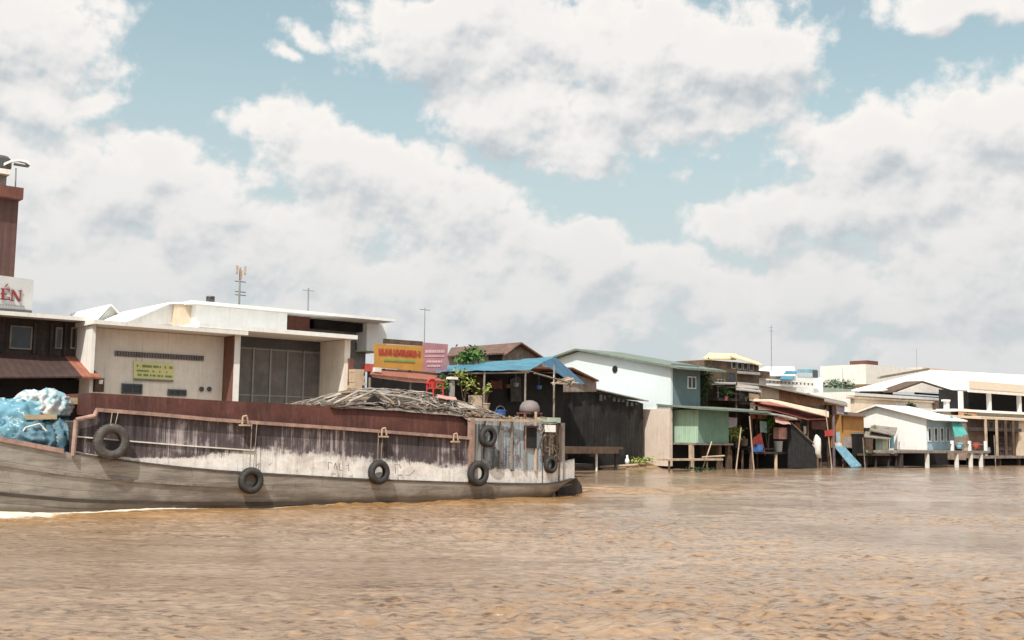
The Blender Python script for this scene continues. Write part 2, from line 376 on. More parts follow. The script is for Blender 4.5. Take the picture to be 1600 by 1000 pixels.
# ------------------------------------------------------------------ river
rng=np.random.default_rng(3)
def river():
    nr,nc=1080,860
    r=4.*(340/4.)**(np.arange(nr)/(nr-1)); a=np.radians(np.linspace(-14,94,nc))  # azimuth from +Y towards +X
    R,A=np.meshgrid(r,a,indexing='ij');X=R*np.sin(A);Y=R*np.cos(A)
    dr=np.gradient(r)[:,None]
    Z=np.zeros_like(X)
    va=math.radians(40)
    mod=np.zeros_like(X)
    for i in range(8):
        th=rng.uniform(0,2*math.pi);k=2*math.pi/rng.uniform(9,28)
        mod+=np.sin(k*(X*math.cos(th)+Y*math.sin(th))+rng.uniform(0,6.28))
    mod=np.clip(1+.28*mod,.25,2)
    lam=np.concatenate([np.exp(np.linspace(math.log(.16),math.log(.8),120)),np.exp(np.linspace(math.log(.9),math.log(5.),26))])
    for l in lam:
        th=va+rng.normal(0,.45);k=2*math.pi/l
        kx,ky=k*math.sin(th),k*math.cos(th)
        amp=.0036*l**.5*(.72 if l<.85 else .6)*rng.uniform(.5,1.4)
        at=np.clip((l/dr-2.2)/2.,0,1)
        ph=kx*X+ky*Y+rng.uniform(0,6.28)
        s=np.sin(ph); Z+=amp*at*(s+.25*s*np.abs(s))*(mod if l<2 else 1)
    # bow wave, hull wash and stern wake
    xs=np.linspace(-1,28.6,200);wl=np.array([YC-hull_wl(x) for x in xs])
    yh=np.interp(X,xs,wl,left=YC,right=YC)
    d=yh-Y; inx=(X>-.5)&(X<28.3)
    near=np.where(inx&(d>-.3),np.exp(-np.maximum(d,0)/.6),0)
    Z+=near*(.10*np.exp(-np.maximum(X-5,0)/6)+.035*np.sin(X*1.1)+.02)
    # diverging swell off the bow
    dd=d-(X-4)*.16
    sw=np.where((X>4)&(X<34)&(d>0),np.exp(-(dd/.7)**2)*np.exp(-(X-4)/16),0)
    Z+=.09*sw-.03*np.where((X>4)&(X<34)&(d>0),np.exp(-((dd+1.1)/.8)**2)*np.exp(-(X-4)/16),0)
    wk=np.where(X>28.3,np.exp(-((Y-(31.4-(X-27)*.0))/(2.2+.12*(X-27)))**2)*np.exp(-(X-27)/25),0)
    Z+=wk*.1*np.sin(X*2.1+np.sin(Y*1.3)*1.5)
    foam=1.7*np.where(inx&(d>-.3),np.exp(-np.maximum(d,0)/(.5+.9*np.clip((11-X)/3,0,1))),0)*np.clip(1.15-(X-8)/4.5,0,.95) + near**2*(.75+.45*np.sin(X*1.9)*np.sin(X*.7+1))*np.clip(1.2-(X-10)/11,0,1) + .3*near**4
    foam+=sw*.3*np.clip(1-(X-4)/9,0,1)+np.where(X>28.3,wk*.5,0)
    hull_mirror=np.where(inx|(X>27),np.exp(-np.maximum(np.abs(d)-1.5,0)/1.8),0)*.9*np.clip(1-(X-34)/12,0,1)  # mask for the strip where the water mirrors the hull
    idx=np.arange(nr*nc).reshape(nr,nc)
    q=np.stack([idx[:-1,:-1],idx[:-1,1:],idx[1:,1:],idx[1:,:-1]],-1).reshape(-1,4)
    V=np.stack([X,Y,Z],-1).reshape(-1,3)
    # wide sheet underneath reaches the horizon
    n=len(V);B=4000
    V=np.vstack([V,[[-B,-B,-.25],[B,-B,-.25],[B,B,-.25],[-B,B,-.25]]])
    q=np.vstack([q[:,::-1],[[n,n+1,n+2,n+3]]])
    me=bpy.data.meshes.new('river');me.vertices.add(len(V));me.vertices.foreach_set('co',V.astype(np.float32).ravel())
    me.loops.add(q.size);me.loops.foreach_set('vertex_index',q.astype(np.int32).ravel())
    me.polygons.add(len(q));me.polygons.foreach_set('loop_start',(np.arange(len(q))*4).astype(np.int32))
    me.update(calc_edges=True);me.validate()
    me.polygons.foreach_set('use_smooth',np.ones(len(me.polygons),bool))
    for nm,arr in(('foam',foam),('hull_mirror',hull_mirror)):
        at=me.attributes.new(nm,'FLOAT','POINT');at.data.foreach_set('value',np.concatenate([arr.ravel(),np.zeros(4)]).astype(np.float32))
    o=bpy.data.objects.new('river_water',me);COL.objects.link(o);o['kind']='structure'
    m,nt,b=newmat('muddy_water')
    n1=noise_n(nt,(.12,.12,.12),1,5,.6)
    col=mix(nt,ramp(nt,n1,.3,.7),(.25,.163,.103,1),(.34,.238,.163,1))
    at=N(nt,'ShaderNodeAttribute');at.attribute_name='hull_mirror'
    col=mix(nt,math_n(nt,'MULTIPLY',at.outputs['Fac'],.8),col,(.36,.19,.065,1))  # orange painted in where the hull replaces the sky's reflection
    af=N(nt,'ShaderNodeAttribute');af.attribute_name='foam'
    fn=noise_n(nt,(3,6,3),1.6,8,.8,dist=.6)
    ff=ramp(nt,math_n(nt,'ADD',af.outputs['Fac'],fn),.95,1.3,0,.9)
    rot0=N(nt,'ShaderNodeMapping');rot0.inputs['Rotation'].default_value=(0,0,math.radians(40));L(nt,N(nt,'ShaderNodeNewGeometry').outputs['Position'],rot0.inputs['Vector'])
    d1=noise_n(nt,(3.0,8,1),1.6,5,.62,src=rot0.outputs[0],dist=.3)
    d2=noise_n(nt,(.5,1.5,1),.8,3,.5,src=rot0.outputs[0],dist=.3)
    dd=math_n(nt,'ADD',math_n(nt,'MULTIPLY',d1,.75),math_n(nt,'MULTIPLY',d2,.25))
    ripple_shade=mix(nt,1.,col,(.42,.37,.35,1),'MULTIPLY')  # dark ripple fronts and pale sky reflection painted into the base colour
    ripple_light=mix(nt,1.,col,(1.22,1.27,1.34,1),'MULTIPLY')
    col=mix(nt,ramp(nt,dd,.38,.49),ripple_shade,col)
    col=mix(nt,ramp(nt,dd,.5,.62),col,ripple_light)
    fmix=N(nt,'ShaderNodeMix',data_type='RGBA');L(nt,col,fmix.inputs[6]);fmix.inputs[7].default_value=(.82,.72,.6,1)
    ff=math_n(nt,'MULTIPLY',ff,ramp(nt,af.outputs['Fac'],.02,.12))
    L(nt,ff,fmix.inputs[0])
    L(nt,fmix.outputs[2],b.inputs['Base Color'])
    L(nt,ramp(nt,ff,0,1,.12,.7),b.inputs['Roughness']);b.inputs['IOR'].default_value=1.333
    # fine chop, crests roughly across the view
    pos=N(nt,'ShaderNodeNewGeometry').outputs['Position']
    rot=N(nt,'ShaderNodeMapping');rot.inputs['Rotation'].default_value=(0,0,math.radians(40));L(nt,pos,rot.inputs['Vector'])
    w1=noise_n(nt,(3.2,10,1),1.6,5,.6,src=rot.outputs[0],dist=.5)
    w2=noise_n(nt,(1.1,3.6,1),1.3,4,.6,src=rot.outputs[0],dist=.5)
    hh=math_n(nt,'ADD',math_n(nt,'MULTIPLY',w1,.55),math_n(nt,'MULTIPLY',w2,1.0))
    bp=N(nt,'ShaderNodeBump');bp.inputs['Strength'].default_value=1.;bp.inputs['Distance'].default_value=.022
    L(nt,hh,bp.inputs['Height']);L(nt,bp.outputs[0],b.inputs['Normal'])
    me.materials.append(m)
river()

# ------------------------------------------------------------------ land behind the bank, to the horizon
def land():
    xs=[-4000,-200,-40,0,20,36,44,50,54,58,62,66,72,80,90,100,115,140,220,4000]
    shore=lambda x: lerp(x,[(-300,49),(20,49),(36,47),(44,48.5),(48,52),(54,53.2),(57,51.6),(60,53.5),(64,55),(80,54),(200,53)])
    rows=[(-2.2,-.6),(0,-.06),(.9,.25),(2.5,.6),(7,.9),(40,1.1),(400,1.2),(4000,1.0)]
    m=MB();vs=[]
    xx=[]
    for a,b in zip(xs,xs[1:]):
        k=1 if (b-a)>80 else max(1,int((b-a)/1.0))
        xx+=[a+(b-a)*i/k for i in range(k)]
    xx.append(xs[-1])
    for x in xx:
        for dy,z in rows:
            j=noise.noise(Vector((x*.35,dy*.7,3)))
            vs.append((x,shore(x)+dy+(j*.9 if dy<30 else 0),z+(j*.18 if 0<dy<30 else 0)))
    n=len(rows);fs=[(i*n+k,(i+1)*n+k,(i+1)*n+k+1,i*n+k+1) for i in range(len(xx)-1) for k in range(n-1)]
    m.add(vs,fs);m.build('river_bank',mud,base=(0,0,0),smooth=True,kind='structure')
land()

# ------------------------------------------------------------------ foliage helper
def leaves(mb,c,rad,n,size,seed=0,clumps=7):
    rd=random.Random(seed);c=Vector(c);rad=Vector(rad)
    cl=[Vector((rd.uniform(-1,1)*rad.x*.65,rd.uniform(-1,1)*rad.y*.65,rd.uniform(-.7,.9)*rad.z*.7)) for _ in range(clumps)]
    for i in range(n):
        k=rd.choice(cl);p=c+k+Vector((rd.gauss(0,.28)*rad.x,rd.gauss(0,.28)*rad.y,rd.gauss(0,.28)*rad.z))
        a=Vector((rd.uniform(-1,1),rd.uniform(-1,1),rd.uniform(-.6,1))).normalized();b=a.orthogonal().normalized()
        if rd.random()<.5:b=a.cross(b)
        s=size*rd.uniform(.6,1.4)
        mb.add([p-a*s,p+b*s*.45,p+a*s,p-b*s*.45],[(0,1,2,3)])
def plant(name,label,cat,base,h,rad,n,size,m,stem=brownwood,pot=None,seed=1,group=None):
    t=thing(name,label,cat,base,group);base=Vector(base)
    f=MB();leaves(f,base+Vector((0,0,h-rad[2]*.7)),rad,n,size,seed);f.build('foliage',m,t)
    s=MB()
    rd=random.Random(seed)
    for k in range(4):
        s.tube(base,base+Vector((rd.uniform(-.6,.6)*rad[0],rd.uniform(-.6,.6)*rad[1],h-rad[2]*.6)),.03*h/1.5,.012,6)
    s.build('stem',stem,t)
    if pot: 
        p=MB();p.lathe(base,[(.02,0),(.12,0),(.17,.28),(.19,.28),(.19,.31),(.14,.31),(.13,.2),(0,.2)]);p.build('pot',pot,t,smooth=False)
    return t
def window(parent,px0,px1,py0,py1,w,fm=darksteel,gm=glass,bars=1,fr=.06):
    pm=(py0+py1)/2
    x0,x1=XX(px0,w,pm),XX(px1,w,pm);z0,z1=ZZ(px0,py1,w),ZZ(px0,py0,w)
    m=MB();t=fr
    m.box(x0,x1,w-.05,w+.02,z1-t,z1);m.box(x0,x1,w-.05,w+.02,z0,z0+t)
    m.box(x0,x0+t,w-.05,w+.02,z0+t,z1-t);m.box(x1-t,x1,w-.05,w+.02,z0+t,z1-t)
    for i in range(bars):
        xc=x0+(x1-x0)*(i+1)/(bars+1);m.box(xc-t/2,xc+t/2,w-.045,w+.02,z0+t,z1-t)
    f=m.build('window',fm,parent)
    g=MB();g.box(x0+t*.5,x1-t*.5,w-.02,w+.01,z0+t*.5,z1-t*.5);g.build('pane',gm,f)
    return f

def sheet(mb,c,nu=14,nv=6,amp=.06,seed=0,sag=.0):
    c=[Vector(p) for p in c];vs=[]
    for i in range(nu+1):
        for j in range(nv+1):
            u,v=i/nu,j/nv
            p=(c[0]*(1-u)+c[1]*u)*(1-v)+(c[3]*(1-u)+c[2]*u)*v
            q=p*1.1+Vector((seed*3.1,0,0))
            d=noise.noise(q)*amp+noise.noise(q*2.7)*amp*.5-sag*4*u*(1-u)*.5-sag*4*v*(1-v)*.3
            vs.append(p+Vector((d*.4,d*.5,d)))
    fs=[(i*(nv+1)+j,(i+1)*(nv+1)+j,(i+1)*(nv+1)+j+1,i*(nv+1)+j+1) for i in range(nu) for j in range(nv)]
    mb.add(vs,fs)
    return mb
def cloth(name,label,cat,pts,w,m_,amp=.1,seed=0,nu=8,nv=8):
    m=MB();sheet(m,[Q(x,y,w) for x,y in pts],nu,nv,amp,seed)
    return tag(m.build(name,m_,smooth=True),label,cat)

# ================================================================== LEFT BANK
# brown tower
t=thing('tower_building','tall brown clad tower rising behind the sign board at the left edge','building',Q(10,600,54)+Vector((0,0,-1)))
m=MB();m.box(XX(-140,54,350),XX(27,54,350),54,60,.8,ZZ(20,312,54));m.build('wall',towerbrown,t)
m=MB();m.box(XX(-145,54,300),XX(33,54,300),53.6,60.4,ZZ(20,312,54),ZZ(20,294,54));m.build('cornice',brownpaint,t)
m=MB();m.box(XX(-120,54,280),XX(14,54,280),54.4,59,ZZ(10,294,54),ZZ(10,272,54));m.build('roof_room',grayconc,t)
m=MB();m.box(XX(-125,54,265),XX(17,54,265),54,59.4,ZZ(10,272,54),ZZ(10,264,54));m.build('roof_slab',pinkish,t)
m=MB();c=Q(-2,264,55);m.lathe(c,[(0,0),(.5,0),(.55,.1),(.55,.45),(.4,.6),(0,.62)]);tag(m.build('water_tank',darksteel),'dark round water tank on top of the brown tower','water tank')
b=Q(24,294,54.3);t=thing('rooftop_lamp','curved white shaded lamp on a thin pole above the brown tower','lamp',b)
m=MB();m.tube(b,Q(25,263,54.3),.035);m.build('pole',steel,t)
m=MB();c=Q(29,257,54.3)
pr=[(-.62,-.02),(-.35,.16),(0,.26),(.3,.24),(.5,.12)]
m.poly([c+Vector((a,-.14,h)) for a,h in pr]+[c+Vector((a,-.14,h-.12)) for a,h in reversed(pr)],(0,.28,0));m.build('lamp_shade',whiteclean,t)
m=MB();m.box(c.x-.2,c.x+.45,c.y-.1,c.y+.1,c.z-.06,c.z+.02);m.build('lamp_body',darksteel,t)
# roof sign with letters
b=Q(20,490,47);t=thing('roof_sign','white sign board with dark red letters standing on the flat roof','sign',b)
m=MB();m.fpoly([(-160,410),(53,437),(50,486),(-160,470)],47,.18);m.build('board',mat('grey_white_board',(.5,.5,.5),vary=.06),t)
m=MB();m.fpoly([(-160,472),(50,485),(50,489),(-160,476)],46.95,.28);m.build('frame',darksteel,t)
def text(s,p,size,m,parent,name='letter',sx=1.,rot=(math.pi/2,0,0),shear=0,italic=False):
    cu=bpy.data.curves.new('t','FONT');cu.body=s;cu.size=size;cu.extrude=.012;cu.offset=size*.018;cu.shear=shear
    ob=bpy.data.objects.new('t',cu);me=bpy.data.meshes.new_from_object(ob)
    me.materials.clear();me.materials.append(m);bpy.data.objects.remove(ob)
    o=bpy.data.objects.new(name,me);COL.objects.link(o);o.parent=parent
    o.location=Vector(p)-root_loc(parent);o.rotation_euler=rot;o.scale=(sx,1,1);return o
def serif(parent,px,py,w,ch,h,m):
    """block serif capital, lower left at the pixel survey point"""
    p=Q(px,py,w);x,z=p.x,p.z;b=MB();y0,y1=w-.03,w
    th=h*.2;tn=h*.09
    if ch=='E':
        W_=h*.8
        b.box(x+.1*h,x+.1*h+th,y0,y1,z,z+h)
        for zz,ww in((z,W_),(z+h-tn,W_*.95),(z+h*.47,W_*.68)): b.box(x,x+ww,y0-.004,y1,zz,zz+tn)
        b.box(x+W_-tn,x+W_,y0-.006,y1,z,z+h*.28);b.box(x+W_*.95-tn,x+W_*.95,y0-.006,y1,z+h*.74,z+h)
        b.poly([(x+.3*h,y0,z+h*1.12),(x+.48*h,y0,z+h*1.42),(x+.62*h,y0,z+h*1.42),(x+.38*h,y0,z+h*1.12)],(0,.03,0))
    else:
        W_=h*.98
        b.box(x+.1*h,x+.1*h+tn,y0,y1,z,z+h);b.box(x+W_-.2*h,x+W_-.2*h+tn,y0,y1,z,z+h)
        b.poly([(x+.02*h,y0-.005,z+h),(x+.28*h,y0-.005,z+h),(x+W_-.1*h,y0-.005,z),(x+W_-.3*h,y0-.005,z)],(0,.03,0))
        b.box(x,x+.3*h,y0-.003,y1,z,z+tn);b.box(x+W_-.33*h,x+W_,y0-.003,y1,z+h-tn,z+h)
    return b.build('letter',m,parent)
hh=.46
ink2=mat('dark_red_ink',(.24,.03,.03));serif(t,0,468,46.97,'E',hh,ink2);serif(t,15.5,470,46.97,'N',hh,ink2)
m=MB()
for i in range(9): 
    q=Q(-2+i*4.6,477+i*.35,46.98);m.box(q.x,q.x+.08,46.95,46.98,q.z,q.z+.045)
m.build('small_lettering',greyink,t)

# dark two storey house
b=Q(70,620,45);b.z=.8;t=thing('dark_shophouse','dark weathered two storey house with rusted lower awning','house',b)
xl,xr=XX(-200,45,560),XX(142,45,560)
zf=ZZ(0,548,45)
m=MB();m.box(xl,xr,45.8,56,.8,ZZ(70,498,45));m.build('wall',darkwood,t)
m=MB();m.slab([Q(-200,470,44.6),Q(143,496,44.6),Q(143,496,44.6)+Vector((0,11,.3)),Q(-200,470,44.6)+Vector((0,11,.3))],.16);m.build('roof',white,t)
for a in(-60,8,60,118): pass
for a,bb in((15,50),(86,97),(110,120)):
    window(t,a,bb,508 if a<50 else 511,545,45.78,fm=graywood,bars=0)
for a in(1,54,80,102,124): m=MB();m.box(XX(a,45.6,520),XX(a,45.6,520)+.1,45.65,45.8,zf,ZZ(a,500,45.6)-.1);m.build('column',darkwood,t)
m=MB();m.slab([Q(-200,590,43.6),Q(128,588,43.6),Q(100,556,45.75),Q(-200,535,45.75)],.06);m.build('awning',mat('shaded_rust_roof',(.05,.026,.024),vary=.3,streak=(.1,.04,.03),sfac=.5,corr=(.3,'X')),t)  # shade of the roof above is put into this darker rust
m=MB();m.slab([Q(128.5,588,43.6),Q(159,590,43.6),Q(128,558,45.75),Q(100.5,556,45.75)],.06);m.build('awning',rustlit,t,label='sunlit orange end of the rusty awning')  # same awning in brighter rust, sunlight painted into the colour
m=MB();m.box(xl,XX(150,44.4,600),45.2,45.7,.7,ZZ(60,590,44.4));m.build('shopfront',darkvoid,t)
m=MB();m.fbox(149,163,590,612,43.9,.4);tag(m.build('meter_box',brownwood),'small brown box fixed at the corner of the white building','box')
m=MB();q=Q(158,596,43.86);m.box(q.x-.08,q.x+.06,43.84,43.9,q.z-.1,q.z+.05);m.v and tag(m.build('meter_dial',whiteclean),'tiny white dial on the brown corner box','dial')

# white modern building, two bays
b=Q(345,640,44);b.z=.8
t=thing('white_building','white flat roofed building with two open bays facing the river','building',b)
x0,x1,x2,x3=XX(142,44,560),XX(365,44,560),XX(375,44,560),XX(545,44,560)
zt=ZZ(142,507,44)
WB=S(349,560,x1).y;x3=XX(547,44,560);WS=S(499,580,x3-.3).y
m=MB();m.box(x0,x0+.14,44,50,.7,zt);m.build('fin_wall',white,t)
m=MB();m.box(x1+.03,x2,44,50,.7,zt);m.build('fin_wall',white,t)
m=MB();m.box(x1,x1+.025,44.03,50,.7,zt-.01);m.build('fin_lining',mat('brown_lining',(.17,.075,.055),vary=.15,streak=(.15,.06,.04)),t)
m=MB();m.box(x3-.3,x3,44.0,50,.7,zt+.17);m.build('fin_wall',pinkish,t)
m=MB();m.box(x0+.14,x1-.002,WB,49.9,.7,zt-.02);m.build('wall',pinkish,t)
m=MB();m.box(x0-.1,x2+.12,43.55,50.5,zt,zt+.17);m.build('roof_slab',white,t)
zr=ZZ(440,515,44)
m=MB();m.box(XX(305,44,510),XX(552,44,520),43.6,50.5,zt+.19,zt+.38);m.build('roof_slab',whiteclean,t)
# vent strip
m=MB();m.fbox(180,319,548,556,WB-.03,.02)
q0=Q(180,548,WB-.05);q1=Q(319,560,WB-.05)
m.build('vent_recess',darksteel,t)
m=MB();n=34
for i in range(n):
    x=q0.x+(q1.x-q0.x)*i/n; m.box(x,x+.08,WB-.08,WB-.01,ZZ(180,556,WB-.05),ZZ(180,548,WB-.05))
m.build('vent_slats',slate,t)
window(t,190,222,599,615,WB-.04,bars=1);window(t,262,291,608,618,WB-.04,bars=2)
for px in(315,327):
    c=Q(px,608,WB-.05);m=MB();m.lathe(c,[(0,-.04),(.1,-.04),(.11,0),(.05,.02),(0,.02)],axis='y',n=12);m.build('vent_pipe',darksteel,t)
# bay two: lintel, glazed screen
m=MB();m.box(x2,x3-.3,WS+1.2,WS+1.4,.7,zt+.19);m.build('back_wall',darkvoid,t)
zh=ZZ(375,541,WS)
m=MB();m.box(x2,x3-.3,WS-.02,WS+.2,zh,zt+.18);m.build('lintel',darksteel,t)
sx0,sx1=x2+.02,x3-.3;zb=.8
sc=MB();nb=6
for i in range(nb+1):
    x=sx0+(sx1-sx0)*i/nb; sc.box(x-.04,x+.04,WS-.05,WS+.08,zb,zh)
for zz in(zh-.1,(zb+zh)/2+.4,2.2): sc.box(sx0,sx1,WS-.03,WS+.06,zz,zz+.06)
so_=sc.build('door_screen',steel,t)
gl=MB();gl.box(sx0,sx1,WS,WS+.02,zb,zh);gl.build('pane',mat('dusty_shutter',(.17,.16,.155),rough=.6,vary=.25,streak=(.2,.19,.18),sfac=.3),so_)
# upper storey set back
zs=zt+.38
m=MB();m.box(XX(272,46.5,490),XX(306,46.5,490),46.5,52,zs,ZZ(290,473,46.5));m.build('upper_wall',cream,t)
m=MB();m.box(XX(306,46,490),XX(449,46,490),46,51,zs,ZZ(306,476,46));m.build('upper_wall',whiteclean,t)
m=MB();m.poly([Q(203,501,46.7),Q(266,474.5,46.7),Q(271,473.5,46.7),Q(271,507,46.7),Q(203,507,46.7)],(0,3,0));m.build('upper_gable',white,t)
m=MB();m.slab([Q(197,501,46.45),Q(266,472,46.45),Q(312,472,46.45),Q(312,472,46.45)+Vector((0,5.5,0)),Q(266,472,46.45)+Vector((0,5.5,0)),Q(197,501,46.45)+Vector((0,5.5,0))],.08);m.build('roof_edge',whiteclean,t)
zu=ZZ(306,474,45.6)
m=MB();m.box(XX(300,45.6,480),XX(618,45.6,505),45.6,53,zu,zu+.13);m.build('roof_slab',whiteclean,t)
m=MB();m.box(XX(450,47,500),XX(484,47,500),47,50,zs,zu);m.build('upper_wall',brownpaint,t)
m=MB();m.box(XX(484,48,500),XX(572,48,530),48,51,.8,zu-.02);m.build('upper_wall',grayconc,t)
m=MB();m.box(XX(490,47.5,500),XX(568,47.5,530),47.4,47.95,zu-.45,zu-.03);m.build('soffit',darkvoid,t)
m=MB();m.box(XX(573,47,530),XX(604,47,530),47,49,ZZ(573,548,47),zu-.02);m.build('stair_room',whiteclean,t)
window(t,556,570,535,547,47.97,bars=0)
m=MB()
c=Q(329,478,46.5);m.box(c.x-.14,c.x+.14,46.4,46.7,c.z-.2,ZZ(329,465,46.5));m.lathe(Q(329,465,46.55),[(0,0),(.2,0),(.18,.06),(0,.08)]);tag(m.build('roof_vent',darksteel),'small dark vent stack standing on the white roof','vent')
# small pointed gable peeking behind bay one
b=Q(175,505,52);t=thing('pale_gabled_house','small pale pointed gable peeking above the white roof','house',(b.x,52,.9))
m=MB();m.fpoly([(150,505),(174,478),(198,505),(198,640),(150,640)],52,5);m.build('wall',white,t)
m=MB()
m.slab([Q(148,503,51.7),Q(174,475,51.7),Q(174,475,51.7)+Vector((0,5.5,0)),Q(148,503,51.7)+Vector((0,5.5,0))],.07)
m.slab([Q(174,475,51.7),Q(200,503,51.7),Q(200,503,51.7)+Vector((0,5.5,0)),Q(174,475,51.7)+Vector((0,5.5,0))],.07);m.build('roof',white,t)
# yellow banner on bay one
b=Q(240,598,WB-.05);t=thing('shop_banner','pale yellow banner with green lettering on the white wall','sign',b)
m=MB();m.fpoly([(209,564),(272,568),(271,596),(209,593)],WB-.06,.03);m.build('banner',yelpale,t)
m=MB()
rd=random.Random(5)
for (y,h,x0_,x1_,gap) in((571,3.6,214,268,.86),(578.5,2.2,214,262,.7),(585,3,213,268,.8),):
    x=x0_
    while x<x1_:
        wd=rd.uniform(1.6,3.4)
        if rd.random()<gap:
            yy=y+(x-209)*.06; m=MB();m.fpoly([(x,yy-h/2),(x+wd*.8,yy-h/2+.1),(x+wd*.8,yy+h/2),(x,yy+h/2)],WB-.09,.015);m.build('letter',greenink,t)
        x+=wd
m=MB();m.fpoly([(209,591),(271,594),(271,597),(209,594)],WB-.09,.02);m.build('banner_footer',greyink,t)

# cell mast and aerials
b=Q(375,478,56);b.z=.9;t=thing('cell_mast','slim telecom mast with clustered antennas behind the white roof','mast',b)
m=MB();m.tube(b,Q(375.5,418,56),.09,.05);m.build('mast',steel,t)
for dz in(440,456,461): 
    m=MB();c=Q(375.5,dz,56);m.tube(c+Vector((-.32,0,0)),c+Vector((.32,0,0)),.03);m.build('cross_arm',graywood,t)
for dx in(-.24,.0,.24):
    c=Q(375.5,428,56);m=MB();m.box(c.x+dx-.04,c.x+dx+.04,55.85,56,c.z-.28+abs(dx),c.z+.2+abs(dx));m.build('antenna',palewood,t)
def mast(px,py0,py1,w,label,r=.04,elements=0):
    b=Q(px,py1,w);bz=Vector((b.x,w,.9));t=thing('aerial_mast',label,'aerial',bz)
    m=MB();m.tube(bz,Q(px,py0,w),r,r*.5);m.build('pole',steel,t)
    if elements:
        m=MB()
        for i in range(elements):
            c=Q(px,py0+4+i*5,w);m.tube(c+Vector((-.35,0,0)),c+Vector((.35,0,0)),.02)
        m.build('crossbar',steel,t)
    return t
mast(482,450,490,52,'short thick aerial on the white roof right of the telecom mast',.08,1)
mast(664,480,540,50,'thin whip aerial rising behind the yellow billboard',.04,1)
mast(1205,508,600,70,'tall thin aerial above the blue and white roofs',.07,2)
mast(1432,545,580,85,'short thin aerial above the far white hall',.05)
mast(1316,575,620,64,'low thin aerial beside the distant green trees',.04)

# ================================================================== BILLBOARD STALL
b=Q(640,620,44);b.z=.8
t=thing('billboard','yellow and pink billboard with worn red lettering above a dark stall','billboard',b)
m=MB();m.fpoly([(586,537),(661,541),(661,580),(586,574)],44,.1);m.build('yellow_panel',yellow,t)
m=MB();m.fpoly([(661.5,535),(700,538),(698,581),(661.5,580)],43.97,.1);m.build('pink_panel',pinksign,t)
m=MB();m.fpoly([(600,529),(661,533.5),(661,540.5),(600,536.5)],44.05,.1);m.build('top_strip',brownwood,t)
m=MB()
for px in(600,640,690): c=Q(px,576,44.2);m.tube(Vector((c.x,44.2,.8)),c,.05)
m.build('post',darksteel,t)
m=MB();rd=random.Random(11);x=592.
while x<655:                              # worn red brush letters
    wd=rd.uniform(4.5,7);y=549+(x-590)*.06
    m.fpoly([(x,y-5),(x+1.8,y-5),(x+1.8,y+5),(x,y+5)],43.97,.02)
    if rd.random()<.75:m.fpoly([(x+wd-2.4,y-4),(x+wd-1,y-5),(x+wd-1,y+5),(x+wd-2.4,y+5)],43.975,.02)
    m.fpoly([(x+.5,y+rd.choice((-5,-1,3))),(x+wd-1.5,y+rd.choice((-4,-1,2))),(x+wd-1.5,y+rd.choice((-1,1,4))+2),(x+.5,y+3)],43.965,.02)
    x+=wd
m.build('red_lettering',redink,t)
m=MB();x=600.
while x<647:
    wd=rd.uniform(2,4);y=561.5+(x-590)*.06;m.fpoly([(x,y-1.6),(x+wd*.8,y-1.6),(x+wd*.8,y+1.6),(x,y+1.6)],43.97,.02);x+=wd
m.build('green_lettering',greenink,t)
m=MB();
for (y,h,a,bb) in((549,4.5,665,694),(556.5,2,664,694),(565,3,667,690),(572,2.4,668,688)):
    x=a
    while x<bb:
        wd=rd.uniform(2.,5);m=MB();m.fpoly([(x,y-h/2),(x+wd*.75,y-h/2),(x+wd*.75,y+h/2),(x,y+h/2)],43.95,.015);x+=wd;m.build('letter',whiteink,t)
# stall below
b=Q(630,625,44);b.z=.8;t=thing('riverside_stall','dark open stall under a faded red awning below the billboard','stall',b)
m=MB();m.slab([Q(578,584,43),Q(700,596,43),Q(690,583,44.6),Q(583,575,44.6)],.05);m.build('awning',rustlit,t)
m=MB();m.fpoly([(580,584),(697,594),(694,600),(640,597),(600,592),(582,589)],43.05,.03);m.build('awning_valance',pinkcloth,t)
m=MB();m.box(XX(575,46,600),XX(712,46,600),46,46.1,.8,ZZ(640,580,46));m.build('back_wall',darkvoid,t)
for px in(578,641,690):
    m=MB();c=Q(px,590,43.3);m.tube((c.x,43.3,.7),c,.06);m.build('post',graywood,t)
m=MB();m.fbox(573,584,568,580,43.9,.4);tag(m.build('water_canister',redcloth),'small orange canister left of the billboard','canister')
m=MB();m.fbox(586,596,574,581,43.2,.2);tag(m.build('paper_bundle',whitecloth),'small white bundle tucked under the billboard','bundle')
m=MB()
rd=random.Random(2)
for i in range(7):
    z=ZZ(560,612-i*5,43.4);x=XX(552+rd.uniform(0,3),43.4,600);m.box(x,x+.55+rd.uniform(-.1,.1),43.4,43.9,z,z+.15)
m.box(XX(552,43.5,600),XX(572,43.5,600),43.45,43.85,.8,ZZ(560,612,43.4))
tag(m.build('sack_pile',tanwall),'pile of tan sacks beside the white building bay','sacks')
m=MB();m.fbox(545,552,560,625,43.9,.2);tag(m.build('brown_post',brownpaint),'reddish brown post next to the tan sacks','post')
